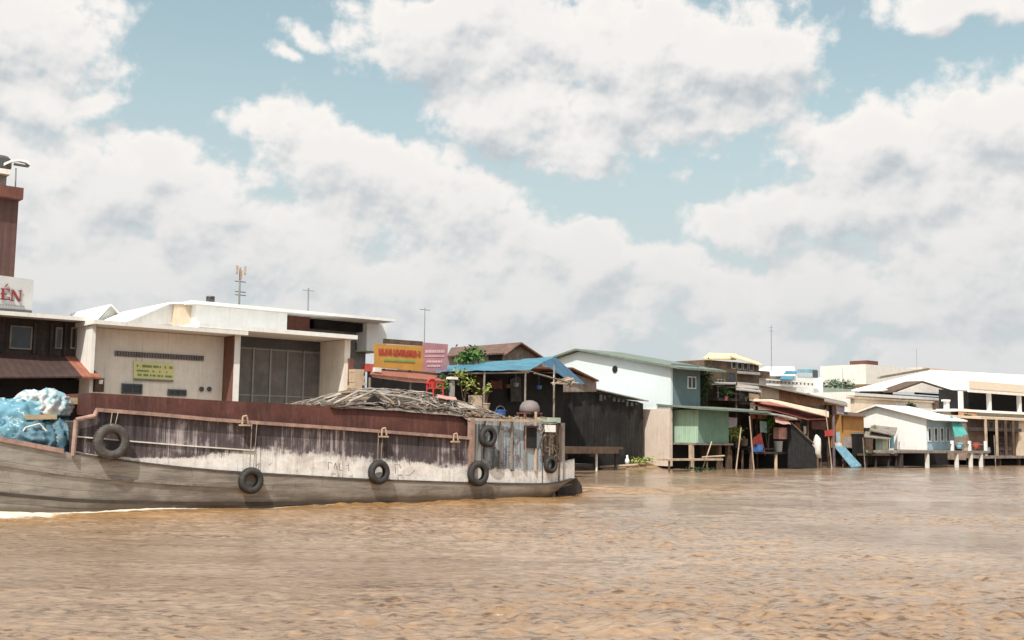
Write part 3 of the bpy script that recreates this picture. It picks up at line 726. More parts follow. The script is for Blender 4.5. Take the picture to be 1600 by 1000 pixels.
# brown roofed house behind
b=Q(780,600,55);b.z=.9;t=thing('brown_roofed_house','low house with brown tiled hip roof behind the blue canopy','house',b)
m=MB();m.fpoly([(705,556),(790,556),(812,541),(852,562),(852,600),(705,600)],55.3,6);m.build('wall',graywood,t)
m=MB();m.slab([Q(698,556,55),Q(790,551,55),Q(815,535,58),Q(705,543,58)],.1);m.build('roof',tilebrown,t)
m=MB();m.slab([Q(790,553,54.8),Q(815,534.5,54.8),Q(815,534.5,54.8)+Vector((0,6,0)),Q(790,553,54.8)+Vector((0,6,0))],.1)
m.slab([Q(815,534.5,54.8),Q(850,558,54.8),Q(850,558,54.8)+Vector((0,6,0)),Q(815,534.5,54.8)+Vector((0,6,0))],.1);m.build('gable_roof',tilebrown,t)
m=MB();m.fbox(765,785,553,562,55.2,.1);m.build('window',darkvoid,t)
plant('banana_plant','bright green broad leaved plant above the blue canopy','plant',Q(732,620,47)*1.0-Vector((0,0,.5)),3.1,(1.0,.6,.55),260,.16,leafm,seed=4)

# blue canopy
b=Q(790,625,44.5);b.z=.7
t=thing('blue_canopy','blue tarpaulin canopy on poles over the dark riverside stall','canopy',b)
m=MB();sheet(m,[Q(679,581,43.4),Q(829,578,43.4),Q(866,557,47),Q(700,571,47)],24,8,.05);m.build('canopy_sheet',bluetarp,t,smooth=True)
m=MB();sheet(m,[Q(846,567,45),Q(867,556.5,47),Q(914,600,47),Q(897,600,45)],8,6,.05,seed=2);m.build('canopy_flap',mat('deep_blue_tarp',(.03,.11,.19),rough=.5,vary=.3,bump=.5),t,smooth=True)
for px,w in((821,43.5),(866,44.2),(690,43.6),(757,43.5)):
    m=MB();c=Q(px,580 if px<850 else 570,w);m.tube((c.x,w,.6),c,.055);m.build('pole',graywood,t)
m=MB();m.tube(Q(835,583,43.6),Q(890,598,43.9),.05);m.tube(Q(700,584,43.5),Q(826,582,43.5),.045);m.build('crossbeam',graywood,t)
m=MB();m.box(XX(690,46.6,610),XX(880,46.6,610),46.6,46.7,.6,ZZ(780,578,46.6));m.box(XX(690,46,610),XX(880,46,610),43.5,46.6,.55,.7);m.build('back_screen',darkvoid,t)
c=Q(865,600,43.9);m=MB();m.lathe(c,[(0,.12),(.05,.1),(.09,0),(.05,-.09),(0,-.1)],n=12);m.tube(c,c+Vector((0,0,.5)),.01);tag(m.build('light_bulb',whiteclean,smooth=True),'white hanging bulb under the right end of the canopy','bulb')
m=MB()
rd=random.Random(3)
for i in range(14):
    c=Q(870+rd.uniform(0,26),594+rd.uniform(-5,4)+i*.3,44.6+rd.random());a_=rd.uniform(0,3.1);l_=rd.uniform(.15,.4);d_=Vector((math.cos(a_)*l_,math.sin(a_)*l_,rd.uniform(-.12,.12)));m.tube(c-d_,c+d_,rd.uniform(.03,.07),.03,5)
tag(m.build('scrap_heap',palewood),'small tan scrap heaped under the blue canopy flap','scrap')

cloth('dark_red_cloth','dull red cloth hanging deep under the blue canopy','cloth',[(766,594),(784,594),(785,608),(767,607)],46.2,mat('dull_red_cloth',(.14,.04,.035),vary=.4),.15,21)
cloth('grey_curtain','grey curtain hanging at the back of the blue canopy','curtain',[(797,592),(814,592),(815,630),(798,630)],46.3,mat('grey_curtain_cloth',(.06,.06,.062),vary=.4),.2,22)
cloth('patterned_curtain','brown curtain hanging at the left back of the blue canopy','curtain',[(738,590),(756,590),(757,626),(739,626)],46.3,mat('brown_curtain_cloth',(.08,.055,.04),vary=.5),.2,23)
for lb,px,py,r,mt in (('dented metal pot hanging under the blue canopy',806,600,.16,steel),('clay pot hanging beside the dull red cloth',793,602,.14,brownwood),('blue basin hanging at the right of the canopy',842,604,.17,bluep)):
    c=Q(px,py,45.2);m=MB();m.lathe(c,[(0,-.16),(r*.8,-.14),(r,0),(r*1.1,.05),(r*.9,.04),(0,-.1)],n=12);m.tube(c,(c.x,c.y,ZZ(px,583,45.2)),.01,n=4);tag(m.build('hanging_pot',mt),lb,'pot')
# black tarp shed
b=Q(930,715,55);b.z=.4
t=thing('black_shed','long shed walled with black tarpaulin standing at the waterline','shed',b)
xa,xb=XX(850,54,660),XX(1006,54,660);zb0=ZZ(960,717,54)
m=MB();n=60;vs=[];zt0=ZZ(850,597,54);zt1=ZZ(1003,630,54)
for i in range(n+1):
    x=xa+(xb-xa)*i/n
    for j in range(9):
        v=j/8;z0=zb0+(.12*noise.noise(Vector((x*1.3,0,0))));z1=zt0+(zt1-zt0)*i/n
        y=54+noise.noise(Vector((x*1.4,v*1.2,5)))*.22+noise.noise(Vector((x*5,v*.8,2)))*.07
        vs.append((x,y,z0+(z1-z0)*v))
m.add(vs,[(i*9+j,(i+1)*9+j,(i+1)*9+j+1,i*9+j+1) for i in range(n) for j in range(8)])
m.build('tarp_wall',blacktarp,t,smooth=True)
m=MB();m.box(xb-.05,xb+.03,54.1,60,.35,zt1);m.box(xa,xb,59.9,60,.35,zt1);m.build('side_wall',blacktarp,t)
m=MB();m.slab([Q(905,601,53.6),Q(1014,626,53.6),Q(1014,626,53.6)+Vector((0,6.6,.5)),Q(905,601,53.6)+Vector((0,6.6,.5))],.07);m.build('roof',roofgray,t)
m=MB();m.slab([Q(850,596,53.6),Q(906,607,53.6),Q(906,607,53.6)+Vector((0,4,.4)),Q(850,596,53.6)+Vector((0,4,.4))],.05);m.build('roof',brownwood,t)
m=MB()
rd=random.Random(6)
for i in range(9):
    px=935+i*7;c=Q(px,612+i*1.6+3,53.85);h=rd.uniform(.1,.6);m.box(c.x,c.x+rd.uniform(.1,.3),53.72,53.74+i*.002,c.z-h,c.z-.02)
m.build('hanging_rags',mat('dull_rags',(.07,.06,.06),vary=.5),t)
# rusty roof behind the flap
b=Q(905,600,50);b.z=.9;t=thing('rusty_roofed_hut','small hut with rusted roof between canopy and pale blue house','hut',b)
m=MB();m.slab([Q(885,574,50),Q(895,574,50),Q(936,594,50),Q(936,594,50)+Vector((0,4,.2)),Q(885,574,50)+Vector((0,4,.2))],.1);m.build('roof',rust,t)
m=MB();m.fpoly([(886,580),(932,596),(932,612),(886,612)],50.4,3);m.build('wall',graywood,t)
# landing plank
b=Q(920,720,51);b.z=-.3;t=thing('landing_stage','grey plank landing stage running out from the black shed','jetty',b)
zz=ZZ(875,698,51)
m=MB();m.box(XX(868,51,700),XX(972,51,700),50.9,53.4,zz-.14,zz);m.box(XX(868,50.8,700),XX(966,50.8,700),50.72,50.86,zz-.42,zz-.02);m.build('deck',brownwood,t)
for px in(885,932,962):
    m=MB();c=Q(px,700,51.1);m.tube((c.x,51.1,-.5),(c.x,51.1,zz-.16),.08);m.build('stilt',whitecloth if px==932 else darkwood,t)
m=MB();m.box(XX(860,53,700),XX(1003,53,705),53.5,53.6,-.1,ZZ(960,716,54)+.1);m.build('under_shade',darkvoid,t)  # dark sheet added as the shade below the shed and landing
m=MB();c=Q(980,726,53);m.lathe((c.x,53,ZZ(980,726,53)),[(0,0),(.14,0),(.16,.28),(.1,.42),(.06,.48),(.08,.62),(0,.66)],n=14);tag(m.build('white_jar',whiteclean,smooth=True),'white jar standing on the mud by the black shed','jar')
m=MB();c=Q(960,724,52.4);m.box(c.x-1.4,c.x+.9,52.2,52.9,-.1,.22);m.tube((c.x-1.8,52,.2),(c.x+1.9,52.1,.3),.08);tag(m.build('driftwood',palewood),'tan driftwood lying in shallow water by the black shed','driftwood')

# ================================================================== PALE BLUE HOUSE
w=52;xc=Q(1048,600,w).x
b=Vector((xc,w,.4));t=thing('pale_blue_house','large pale blue gabled house with a small round vent','house',b)
pk=S(905,547,xc);ev=S(1048,571,xc)
m=MB();m.poly([(xc,w,4.2),(xc,w,ev.z-.1),(xc,pk.y,pk.z-.12),(xc,pk.y+9,ev.z-.1),(xc,pk.y+9,.9),(xc,w+3,.9),(xc,w+3,4.2)],(.2,0,0));m.build('gable_wall',bluewall,t)
xr=XX(1094,w,600)
m=MB();m.box(xc+.2,xr,w,w+.2,4.2,ev.z+.15);m.build('front_wall',blueshade,t)
m=MB()
L_=XX(1132,w-1.,570)
m.slab([(xc-.45,pk.y,pk.z+.1),(xc-.45,w-1.2,ev.z-.18),(L_,w-1.2,ev.z-.18),(L_,pk.y,pk.z+.1)],.14)
m.slab([(xc-.45,pk.y+.01,pk.z+.1),(L_,pk.y+.01,pk.z+.1),(L_,pk.y+9.6,ev.z-.2),(xc-.45,pk.y+9.6,ev.z-.2)],.14);m.build('roof',greenroof,t)
c=S(961,577,xc-.02);m=MB();
n=20;vs=[(c.x,c.y+math.cos(i*2*math.pi/n)*.26,c.z+math.sin(i*2*math.pi/n)*.26) for i in range(n)]
m.poly(vs,(-.04,0,0));m.build('vent',darkvoid,t)
window(t,1074,1087,588,607,w-.01,fm=whiteclean,bars=1)
# lower storey plaster
m=MB();m.poly([(xc-.12,w-.0,4.2),(xc-.12,w+9,4.2),(xc-.12,w+9,.2),(xc-.12,w-.0,.2)],(.3,0,0));m.build('lower_wall',mat('stained_pink_plaster',(.66,.55,.48),vary=.1,blotch=(.36,.27,.22),bthr=.6,streak=(.3,.24,.2),sfac=.4,scale=.9),t)
m=MB();m.box(xc+.2,xr,w+.6,w+.7,.6,4.2);m.build('lower_front',darkvoid,t)

# green tin room on stilts
w=50.2;xg=Q(1090,660,w).x;yb=S(1049,660,xg).y
b=Vector((xg,w,-.3));t=thing('green_tin_room','bright green tin room on stilts under a long grey roof','house',b)
zt=ZZ(1090,640,w);zb=ZZ(1090,692,w);xr=XX(1139,w,660)
m=MB();m.box(xg,xg+.08,w,yb,zb,zt);m.build('side_wall',greenwall,t)
m=MB();m.box(xg+.08,xr,w+.02,w+.1,zb,zt);m.build('front_wall',mat('shaded_green_tin',(.17,.29,.23),vary=.12,streak=(.08,.17,.12),sfac=.6,corr=(.2,'X')),t)  # same green tin, darker colour carries the shade on the river side
m=MB();m.box(xr-.08,xr,w+.1,yb,zb,zt);m.box(xg+.1,xr-.1,yb-.1,yb,zb,zt);m.build('back_wall',greenwall,t)
m=MB();x9=XX(1206,w-1,640);m.slab([(xg-.7,w-1.0,zt+.1),(x9,w-1.0,zt+.0),(x9,yb+.6,zt+.42),(xg-.9,yb+.6,zt+.42)],.12);m.build('roof',greenroof,t)
m=MB();m.box(xg-.4,xr+.3,w-.15,yb+.2,zb-.14,zb-.01);m.build('floor',graywood,t)
for px in(1079,1122,1136):
    m=MB();c=Q(px,700,w+.3);m.box(c.x-.14,c.x+.14,w+.1,w+.35,-.6,zb-.15);m.build('stilt',palewood if px<1100 else brownwood,t)
m=MB();m.box(xg-.3,xr+2,yb+.4,yb+.5,0,zb-.15);m.build('under_shade',darkvoid,t)  # near-black sheet painting the shade beneath the green room
# walkway
w=48.6;b=Q(1070,722,w);b.z=-.4;t=thing('plank_walkway','low plank walkway on short stilts below the green tin room','walkway',b)
z=ZZ(1050,717,w)
m=MB();m.box(XX(1040,w,718),XX(1130,w,718),w,w+.8,z-.12,z);m.build('deck',palewood,t)
for px in(1046,1078,1105,1128):
    m=MB();c=Q(px,720,w+.1);m.tube((c.x,w+.12,-.6),(c.x,w+.12,z-.13),.07);m.build('stilt',brownwood,t)
m=MB();c=Q(1120,712,w+.2);m.tube((c.x-1.5,w+.2,z+.1),(c.x+.9,w+.3,z+.18),.06);tag(m.build('bamboo_pole',palewood),'bamboo pole lying on the plank walkway','pole')
plant('grass_tuft','yellow green weeds on mud at the foot of the black shed','weeds',Vector((XX(1000,52.8,720),52.8,.3)),.5,(1.1,.4,.25),220,.1,leafy,seed=9)
plant('waterside_weeds','dull green weeds trailing in the water below the walkway','weeds',Vector((XX(1092,47.4,735),47.4,-.05)),.3,(1.2,.4,.14),160,.09,leafd,seed=10)

# ================================================================== CLUTTERED BROWN HOUSE
w=53;b=Q(1120,640,w);b.z=.5;t=thing('wooden_balcony_house','dark brown timber house with cluttered balcony and climbing vines','house',b)
xa,xb=XX(1094,w,600),XX(1152,w,600)
m=MB();m.box(xa,xb,w,w+5,.8,ZZ(1094,573,w));m.build('wall',mat('vine_brown_wall',(.1,.065,.04),vary=.4,blotch=(.06,.07,.03),bthr=.5,streak=(.04,.03,.02),scale=1.5),t)
m=MB();m.box(xa+.2,XX(1190,w-1.5,625),w-1.5,w,ZZ(1120,627,w),ZZ(1120,627,w)+.2);m.build('balcony_floor',darkwood,t)
m=MB()
zz=ZZ(1120,627,w)
for px in(1122,1136,1150,1164,1178,1189): c=Q(px,620,w-1.4);m.tube((c.x,w-1.4,zz+.1),(c.x,w-1.4,zz+1.0),.035)
m.tube((XX(1120,w-1.4,612),w-1.4,zz+1),(XX(1190,w-1.4,618),w-1.4,zz+1),.035);m.tube((XX(1120,w-1.4,612),w-1.4,zz+.55),(XX(1190,w-1.4,618),w-1.4,zz+.55),.03);m.build('railing',graywood,t)
m=MB();m.slab([Q(1112,600,w-1.8),Q(1150,599,w-1.8),Q(1150,597,w),Q(1112,597,w)],.07);m.slab([Q(1150,608,w-2),Q(1190,612,w-2),Q(1182,603,w),Q(1148,602,w)],.07);m.build('awning',roofgray,t)
window(t,1121,1132,592,604,w-.02,fm=graywood,bars=1)
window(t,1136,1148,582,596,w-.02,fm=darkwood,bars=0)
m=MB()
m.box(xa+1,XX(1178,w,625),w+5,w+5.2,.8,ZZ(1150,604,w));m.box(XX(1150,w,620),XX(1180,w,620),w+.5,w+4,.8,ZZ(1150,606,w));m.build('rear_wall',darkwood,t)
for px in(1150,1182): 
    m=MB();c=Q(px,630,w-1.3);m.tube((c.x,w-1.3,-.5),(c.x,w-1.3,zz),.09);m.build('post',brownwood,t)
plant('climbing_vine','dark vine climbing the corner between blue house and timber house','vine',Vector((XX(1100,52.4,620),52.3,1.2)),6.,(.55,.3,2.0),500,.12,leafd,seed=12)
plant('balcony_plant','leafy potted plants crowding the timber balcony rail','plant',Vector((XX(1136,51.4,620),51.5,ZZ(1130,626,51.5)+.02)),.9,(.8,.25,.35),260,.09,leafd,seed=13,pot=rustlit)
for i,px in enumerate((1166,1180)):
    plant('potted_shrub',('small dark potted shrub at the middle of the balcony rail','small dark potted shrub at the right end of the balcony')[i],'plant',Vector((XX(px,51.5,620),51.6,ZZ(1130,626,51.5)+.02)),.85,(.45,.25,.33),170,.08,leafd,seed=14+i,pot=graywood)
tp=thing('porch','dark open porch between the green room and the red roof','porch',Vector((XX(1160,51,700),51,-.3)))
m=MB();m.box(XX(1142,52,650),XX(1168,52,650),52.6,52.7,.5,ZZ(1142,640,52));m.build('back_wall',darkwood,tp)
m=MB();m.box(XX(1142,52,690),XX(1180,52,690),50.2,52.6,ZZ(1142,700,50.2)-.12,ZZ(1142,700,50.2));m.build('floor',darkwood,tp)
for px in(1142,1160,1172):
    m=MB();c=Q(px,700,50.4);m.tube((c.x,50.4,-.6),(c.x,50.4,ZZ(1142,700,50.2)-.13),.08);m.build('stilt',brownwood,tp)
plant('yellow_shrub','yellowish shrub hanging off the dark porch right of the green room','plant',Vector((XX(1152,50.2,700),50.3,ZZ(1142,700,50.2)+.01)),1.3,(.75,.3,.5),230,.13,leafy,seed=17)
m=MB();sheet(m,[Q(1137,652,50.4),Q(1152,652,50.4),Q(1151,668,50.4),Q(1138,668,50.4)],6,6,.08);tag(m.build('hanging_laundry',lav),'greyish laundry hanging beside the green tin room','laundry')

# ================================================================== BACKGROUND MIDDLE
w=66;b=Q(1150,600,w);b.z=1;t=thing('cream_roof_house','cream roofed upper house rising behind the timber balcony','house',b)
m=MB();m.slab([Q(1098,560,w),Q(1150,560,w),Q(1152,553,w+3),Q(1108,551,w+3)],.15);m.slab([Q(1140,556,w-1),Q(1192,571,w-1),Q(1186,566,w+3),Q(1145,552,w+3)],.12);m.build('roof',mat('cream_roof',(.72,.6,.38),vary=.12,streak=(.4,.3,.2)),t)
m=MB();m.fbox(1104,1186,562,640,w+.4,5);m.build('wall',mat('dark_brown_wall',(.16,.11,.08),vary=.3,streak=(.06,.04,.03)),t)  # plain dark brown wall colour
for i in range(4):
    window(t,1143+i*9,1150+i*9,565+i*1.2,576+i*1.2,w+.36,fm=whiteclean,bars=0)
m=MB();m.fbox(1136,1188,578,582,w-.3,.5);m.build('ledge',white,t)
w=68;b=Q(1220,610,w);b.z=1;t=thing('blue_white_house','white house with blue awnings and a small balustrade','house',b)
m=MB();m.fpoly([(1148,598),(1198,583),(1286,590),(1286,640),(1148,640)],w+.5,6);m.build('wall',whiteclean,t)
m=MB();m.slab([Q(1136,597,w),Q(1192,586,w),Q(1243,586,w),Q(1241,573,w+4),Q(1196,573,w+4)],.12);m.build('roof',whiteclean,t)
m=MB();m.fbox(1186,1203,579,590,w-.15,.2);m.build('dormer',brownwood,t)
m=MB();m.slab([Q(1218,592,w-.6),Q(1238,593,w-.6),Q(1246,580,w+1),Q(1228,579,w+1)],.08);m.build('awning',bluetarp,t)
m=MB();m.fpoly([(1246,577),(1276,577),(1277,583),(1246,582)],w+.3,.1);m.build('awning',skybluep,t)
m=MB();
for i in range(12): c=Q(1202+i*6,598+i*.4,w-.2);m.box(c.x,c.x+.13,w-.3,w-.2,c.z,c.z+.35)
m.build('baluster',graywood,t)
m=MB();m.fbox(1200,1284,592,594,w-.35,.25);m.fbox(1200,1284,599,602,w-.35,.25);m.build('handrail',whiteclean,t)
m=MB();m.fbox(1272,1278,578,590,w-.3,.2);m.build('post',darksteel,t)
# distant trees behind the gap
for i,(px,py,sd) in enumerate(((1292,598,1),(1306,600,2),(1322,602,3))):
    base=Vector((XX(px,84,600),84,1.1));top=ZZ(px,py-3,84)
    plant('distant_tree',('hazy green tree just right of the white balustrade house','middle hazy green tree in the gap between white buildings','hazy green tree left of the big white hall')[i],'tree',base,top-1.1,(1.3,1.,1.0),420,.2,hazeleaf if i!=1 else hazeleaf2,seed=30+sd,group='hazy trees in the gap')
m=MB();m.box(XX(1284,80,620),XX(1340,80,620),80,80.3,1,ZZ(1284,605,80));tag(m.build('garden_wall',paleg),'pale green wall below the hazy trees','wall')

# long orange brown shed
w=57;b=Q(1250,640,w);b.z=.9;t=thing('long_tin_shed','long shed with cream end and orange brown tin wall','shed',b)
m=MB();m.fbox(1178,1217,603,640,w,6);m.build('end_wall',cream,t)
m=MB();m.fpoly([(1217,607),(1318,628),(1318,660),(1217,660)],w+.05,5);m.build('tin_wall',orangebrown,t)
m=MB();m.slab([Q(1150,597,w-.7),Q(1190,600,w-.7),Q(1322,628,w-.7),Q(1322,628,w-.7)+Vector((0,6,.6)),Q(1150,597,w-.7)+Vector((0,6,.6))],.12);m.build('roof',roofgray,t)
m=MB();m.fpoly([(1152,599),(1186,604),(1186,607),(1152,603)],w-.8,.1);m.build('fascia',cream,t)
# red roofed shack
w=50.6;b=Q(1230,720,w);b.z=-.4;t=thing('red_roofed_shack','open stilt shack under patched red and cream tin roofs','shack',b)
m=MB();m.slab([Q(1178,632,w-.8),Q(1262,655,w-.8),Q(1292,654,w-.8),Q(1290,640,w+3),Q(1176,624,w+3)],.07);m.build('roof',mat('red_tin',(.36,.09,.07),vary=.35,streak=(.5,.38,.3),sfac=.6,corr=(.3,'X')),t)
m=MB();m.slab([Q(1176,626,w-1.),Q(1203,627,w-1.),Q(1295,651,w-1),Q(1295,642,w+1),Q(1205,622,w+1),Q(1180,622,w+1)],.06);m.build('roof_patch',mat('cream_tin',(.66,.5,.38),vary=.2,streak=(.35,.22,.15),sfac=.5),t)
m=MB();m.slab([Q(1170,645,w-1.3),Q(1216,648,w-1.3),Q(1246,655,w-1.3),Q(1240,648,w+.6),Q(1172,638,w+.6)],.06);m.build('lower_roof',roofgray,t)
m=MB();m.box(XX(1172,w,660),XX(1292,w,660),w+2.5,w+2.6,.3,ZZ(1240,655,w));m.build('back_wall',darkvoid,t)
zd=ZZ(1200,706,w-.4)
m=MB();m.box(XX(1172,w,706),XX(1240,w,706),w-.5,w+2.4,zd-.15,zd);m.build('deck',darkwood,t)
m=MB();m.box(XX(1172,w,706),XX(1292,w,706),w+2.3,w+2.4,-.3,zd-.16);m.build('under_shade',darkvoid,t)  # dark sheet standing in for shade under the shack deck
for px,mt in((1174,brownwood),(1212,palewood),(1235,palewood),(1262,brownwood),(1294,darkwood)):
    m=MB();c=Q(px,700,w-.35);zt=zd-.16 if px in(1212,1235) else ZZ(px,652,w-.3);m.tube((c.x,w-.35,-.6),(c.x,w-.35,zt),.12 if mt is palewood else .09);m.build('post',mt,t)
cloth('orange_cloth','orange red cloth heaped on the shack deck','cloth',[(1177,684),(1190,681),(1196,707),(1174,706)],w-.3,redcloth,.35,3)
plant('green_bush','bright green potted bush standing on the stilt shack deck','plant',Vector((XX(1200,w,700),w,zd+.01)),2.6,(.8,.35,.8),330,.14,leafm,seed=21)
m=MB();sheet(m,[Q(1210,650,w-.9),Q(1232,657,w-.9),Q(1236,664,w-1.4),Q(1212,660,w-1.4)],6,4,.1);tag(m.build('pink_awning',pinkcloth,smooth=True),'torn pinkish awning over the shack deck','awning')
m=MB();m.fbox(1217,1232,668,686,w-.6,.5);tag(m.build('pink_crate',pinkcloth),'pinkish crate stacked above the grey bin','crate')
c=Q(1223,707,w-.6);m=MB();m.lathe((c.x,w-.2,zd),[(0,0),(.28,0),(.34,.75),(.36,.75),(.36,.8),(.3,.8),(.28,.1),(0,.1)],n=16);tag(m.build('grey_bin',mat('grey_plastic',(.4,.4,.4),vary=.1)),'pale grey bin on the deck below the pink crate','bin')
m=MB();m.poly([Q(1236,662,w-1),Q(1262,684,w-1),Q(1276,705,w-1),Q(1277,731,w-1),Q(1236,731,w-1)],(0,.3,0));tag(m.build('black_net',mesh_black),'black net draped down a slanting pole to the water','net')
m=MB();m.tube(Q(1236,660,w-1.1),Q(1272,694,w-1.1),.05);tag(m.build('slanting_pole',graywood),'pale slanting pole holding up the black net','pole')
m=MB();n=12;prof=[(.0,0),(.2,.02),(.3,.4),(.34,1.),(.26,1.5),(.12,1.75),(0,1.8)];c=Q(1282,716,w-1.2);m.lathe((c.x,w-1.,c.z),prof,n=12)
for i,v in enumerate(m.v): v.x+=noise.noise(v*2.3)*.16;v.y+=noise.noise(v*2.3+Vector((9,0,0)))*.1;v.x+=(v.z-c.z)*-.1
tag(m.build('white_sack',whitecloth,smooth=True),'tall white sack leaning beside the black net','sack')
m=MB();m.tube((c.x-.1,w-1,-.5),(c.x-.1,w-1,c.z+.03),.1);m.tube((c.x+.3,w-1,-.5),(c.x+.3,w-1,c.z),.08);tag(m.build('mooring_post',brownwood),'pair of lashed dark posts under the white sack','posts')
cloth('red_towel','bright red towel hung between the dark posts','towel',[(1288,672),(1302,671),(1302,681),(1289,683)],w-1.1,red,.08,4)
# dark timber hut with washing
w=51.5;b=Q(1306,720,w);b.z=-.3;t=thing('grey_timber_hut','narrow grey timber hut with washing outside','hut',b)
m=MB();m.box(XX(1293,w,660),XX(1319,w,660),w+.8,w+3,.4,ZZ(1293,632,w));m.build('wall',darkwood,t)
m=MB();m.slab([Q(1288,626,w-.4),Q(1324,634,w-.4),Q(1324,630,w+3),Q(1288,622,w+3)],.1);m.build('roof',graywood,t)
for px in(1294,1303,1317): m=MB();c=Q(px,700,w);m.tube((c.x,w,-.6),(c.x,w,ZZ(px,634,w)),.11);m.build('post',brownwood if px!=1303 else mat('mauve_post',(.2,.14,.15)),t)
cloth('purple_washing','lavender washing hung under the timber hut eave','washing',[(1307,632),(1320,634),(1319,648),(1308,645)],w-.2,lav,.1,5)
cloth('blue_washing','pale blue and white washing hung low on the timber hut','washing',[(1307,676),(1316,676),(1317,700),(1306,700)],w-.2,bluecloth,.12,6)
cloth('white_washing','white washing just above the leaning blue panel','washing',[(1304,692),(1315,692),(1317,699),(1306,699)],w-.5,whitecloth,.1,8)
m=MB();m.slab([Q(1304,697,w-.7),Q(1319,697,w-.7),Q(1346,727,w-2.2),Q(1331,730,w-2.2)],.1);
o=m.build('leaning_panel',bluepanel);tag(o,'weathered blue panel slanting down into the water','panel')
# orange shack
w=51;b=Q(1335,715,w);b.z=-.3;t=thing('orange_shack','orange boarded shack with a dark doorway beside the blue panel','shack',b)
m=MB();m.fbox(1318,1350,648,700,w,3);m.build('wall',orange,t)
m=MB();m.slab([Q(1314,648,w-.4),Q(1352,651,w-.4),Q(1352,646,w+3),Q(1314,643,w+3)],.08);m.build('roof',brownwood,t)
m=MB();m.fbox(1333,1349,678,712,w-.12,.1);m.build('door',darkvoid,t)
m=MB();m.fbox(1331,1351,675,678,w-.16,.12);m.build('door_frame',graywood,t)
for px in(1320,1336,1349): m=MB();c=Q(px,715,w+.2);m.tube((c.x,w+.2,-.6),(c.x,w+.2,ZZ(1318,700,w)-.01),.1);m.build('stilt',brownwood,t)
m=MB();m.box(XX(1318,w,710),XX(1350,w,710),w+1,w+1.1,-.3,ZZ(1318,700,w)-.02);m.build('under_shade',darkvoid,t)  # shade among the orange shack stilts, added as a dark sheet
# brown hut
w=50.5;b=Q(1376,715,w);b.z=-.3;t=thing('patchwork_hut','small patchwork hut with brown roofs and cream green panel','hut',b)
m=MB();m.box(XX(1351,w,690),XX(1401,w,690),w+.7,w+.8,.2,ZZ(1351,668,w));m.build('wall',darkwood,t)
m=MB();m.slab([Q(1358,672,w-.5),Q(1398,680,w-.5),Q(1402,668,w+1.5),Q(1364,664,w+1.5)],.08);m.slab([Q(1350,682,w-.6),Q(1392,686,w-.6),Q(1388,676,w+.3),Q(1352,674,w+.3)],.08);m.build('roof',graywood,t)
m=MB();m.fbox(1369,1379,686,709,w,.1);m.build('panel',paleg,t);m=MB();m.fbox(1379,1388,686,710,w-.03,.1);m.build('panel',mat('cream_panel',(.66,.64,.45),vary=.1,streak=(.4,.36,.25)),t)
m=MB();m.fbox(1392,1397,680,710,w-.02,.1);m.build('panel',skybluep,t)
m=MB();m.fbox(1351,1403,709,712,w-.3,1);m.build('deck',brownwood,t)
for px in(1354,1368,1388,1400): m=MB();c=Q(px,715,w-.1);m.tube((c.x,w-.1,-.6),(c.x,w-.1,ZZ(1351,712,w)),.1);m.build('stilt',darkwood,t)
m=MB();m.box(XX(1351,w,716),XX(1403,w,716),w+1.2,w+1.3,-.3,ZZ(1351,712,w));m.build('under_shade',darkvoid,t)  # dark sheet painting the shade below the hut floor

# small things around the shacks
for lb,a,b_,w_ in (('thin bamboo pole leaning across the green room stilts',(1098,732),(1112,690),49.4),('crooked bamboo pole stuck in water under the dark porch',(1150,734),(1158,668),49.6),('bamboo pole leaning left of the orange red cloth',(1178,734),(1171,650),49.3),('bamboo pole leaning against the grey timber hut',(1300,734),(1290,640),49.6),('short mooring pole between the patchwork hut and the deck',(1404,734),(1405,690),49.2),('tall mooring pole right of the blue panel',(1352,734),(1348,684),49.4),('mooring pole in front of the pink house gate',(1556,732),(1553,680),48.6)):
    m=MB();m.tube(Q(*a,w_),Q(*b_,w_),.05,.04,6);tag(m.build('bamboo_pole',palewood if 'bamboo' in lb else graywood),lb,'pole','poles standing in the shallows')
for lb,px,py,w_,r,mt in (('round brown basket on the dark porch floor',1162,697,50.5,.3,brownwood),('blue tub on the shack deck beside the green bush',1186,706,50.1,.3,bluep),('green tub on the patchwork hut deck',1358,708,50.1,.28,greenwall),('blue drum on the deck by the white house',1500,701,48,.3,skybluep),('red drum at the end of the white house deck',1526,701,48,.3,redcloth),('grey drum beside the barred gate',1542,708,49.6,.3,steel)):
    c=Q(px,py,w_);m=MB();m.lathe(c,[(0,0),(r*.85,0),(r,r*.5),(r*1.0,r*1.7),(r*1.06,r*1.75),(r*.95,r*1.8),(r*.85,r*.3),(0,r*.3)],n=14);tag(m.build('tub' if 'tub' in lb else 'drum' if 'drum' in lb else 'basket',mt),lb,'basket' if 'basket' in lb else 'tub' if 'tub' in lb else 'drum')
cloth('checked_cloth','faded teal cloth hanging under the red roof','cloth',[(1187,657),(1198,658),(1199,678),(1188,676)],50.3,mat('faded_teal',(.2,.32,.34),vary=.3),.12,11)
cloth('orange_laundry','orange laundry hanging beside the black net','laundry',[(1242,660),(1250,662),(1251,674),(1243,672)],51.2,rustlit,.1,12)
cloth('white_laundry','white laundry hanging in the dark shack opening','laundry',[(1255,664),(1263,665),(1264,680),(1256,678)],51.2,whitecloth,.1,13)
cloth('rust_sheet','rusted tin sheet hung below the cream tin patch','sheet',[(1268,657),(1290,659),(1290,672),(1269,670)],50.9,rust,.05,14)
cloth('brown_sacking','brown sacking hung by the patchwork hut','sacking',[(1352,684),(1364,685),(1364,706),(1352,705)],49.7,brownwood,.12,15)
cloth('tan_screen','tan screen hung at the balcony end','screen',[(1170,614),(1186,616),(1186,628),(1171,626)],51.2,tanwall,.1,16)
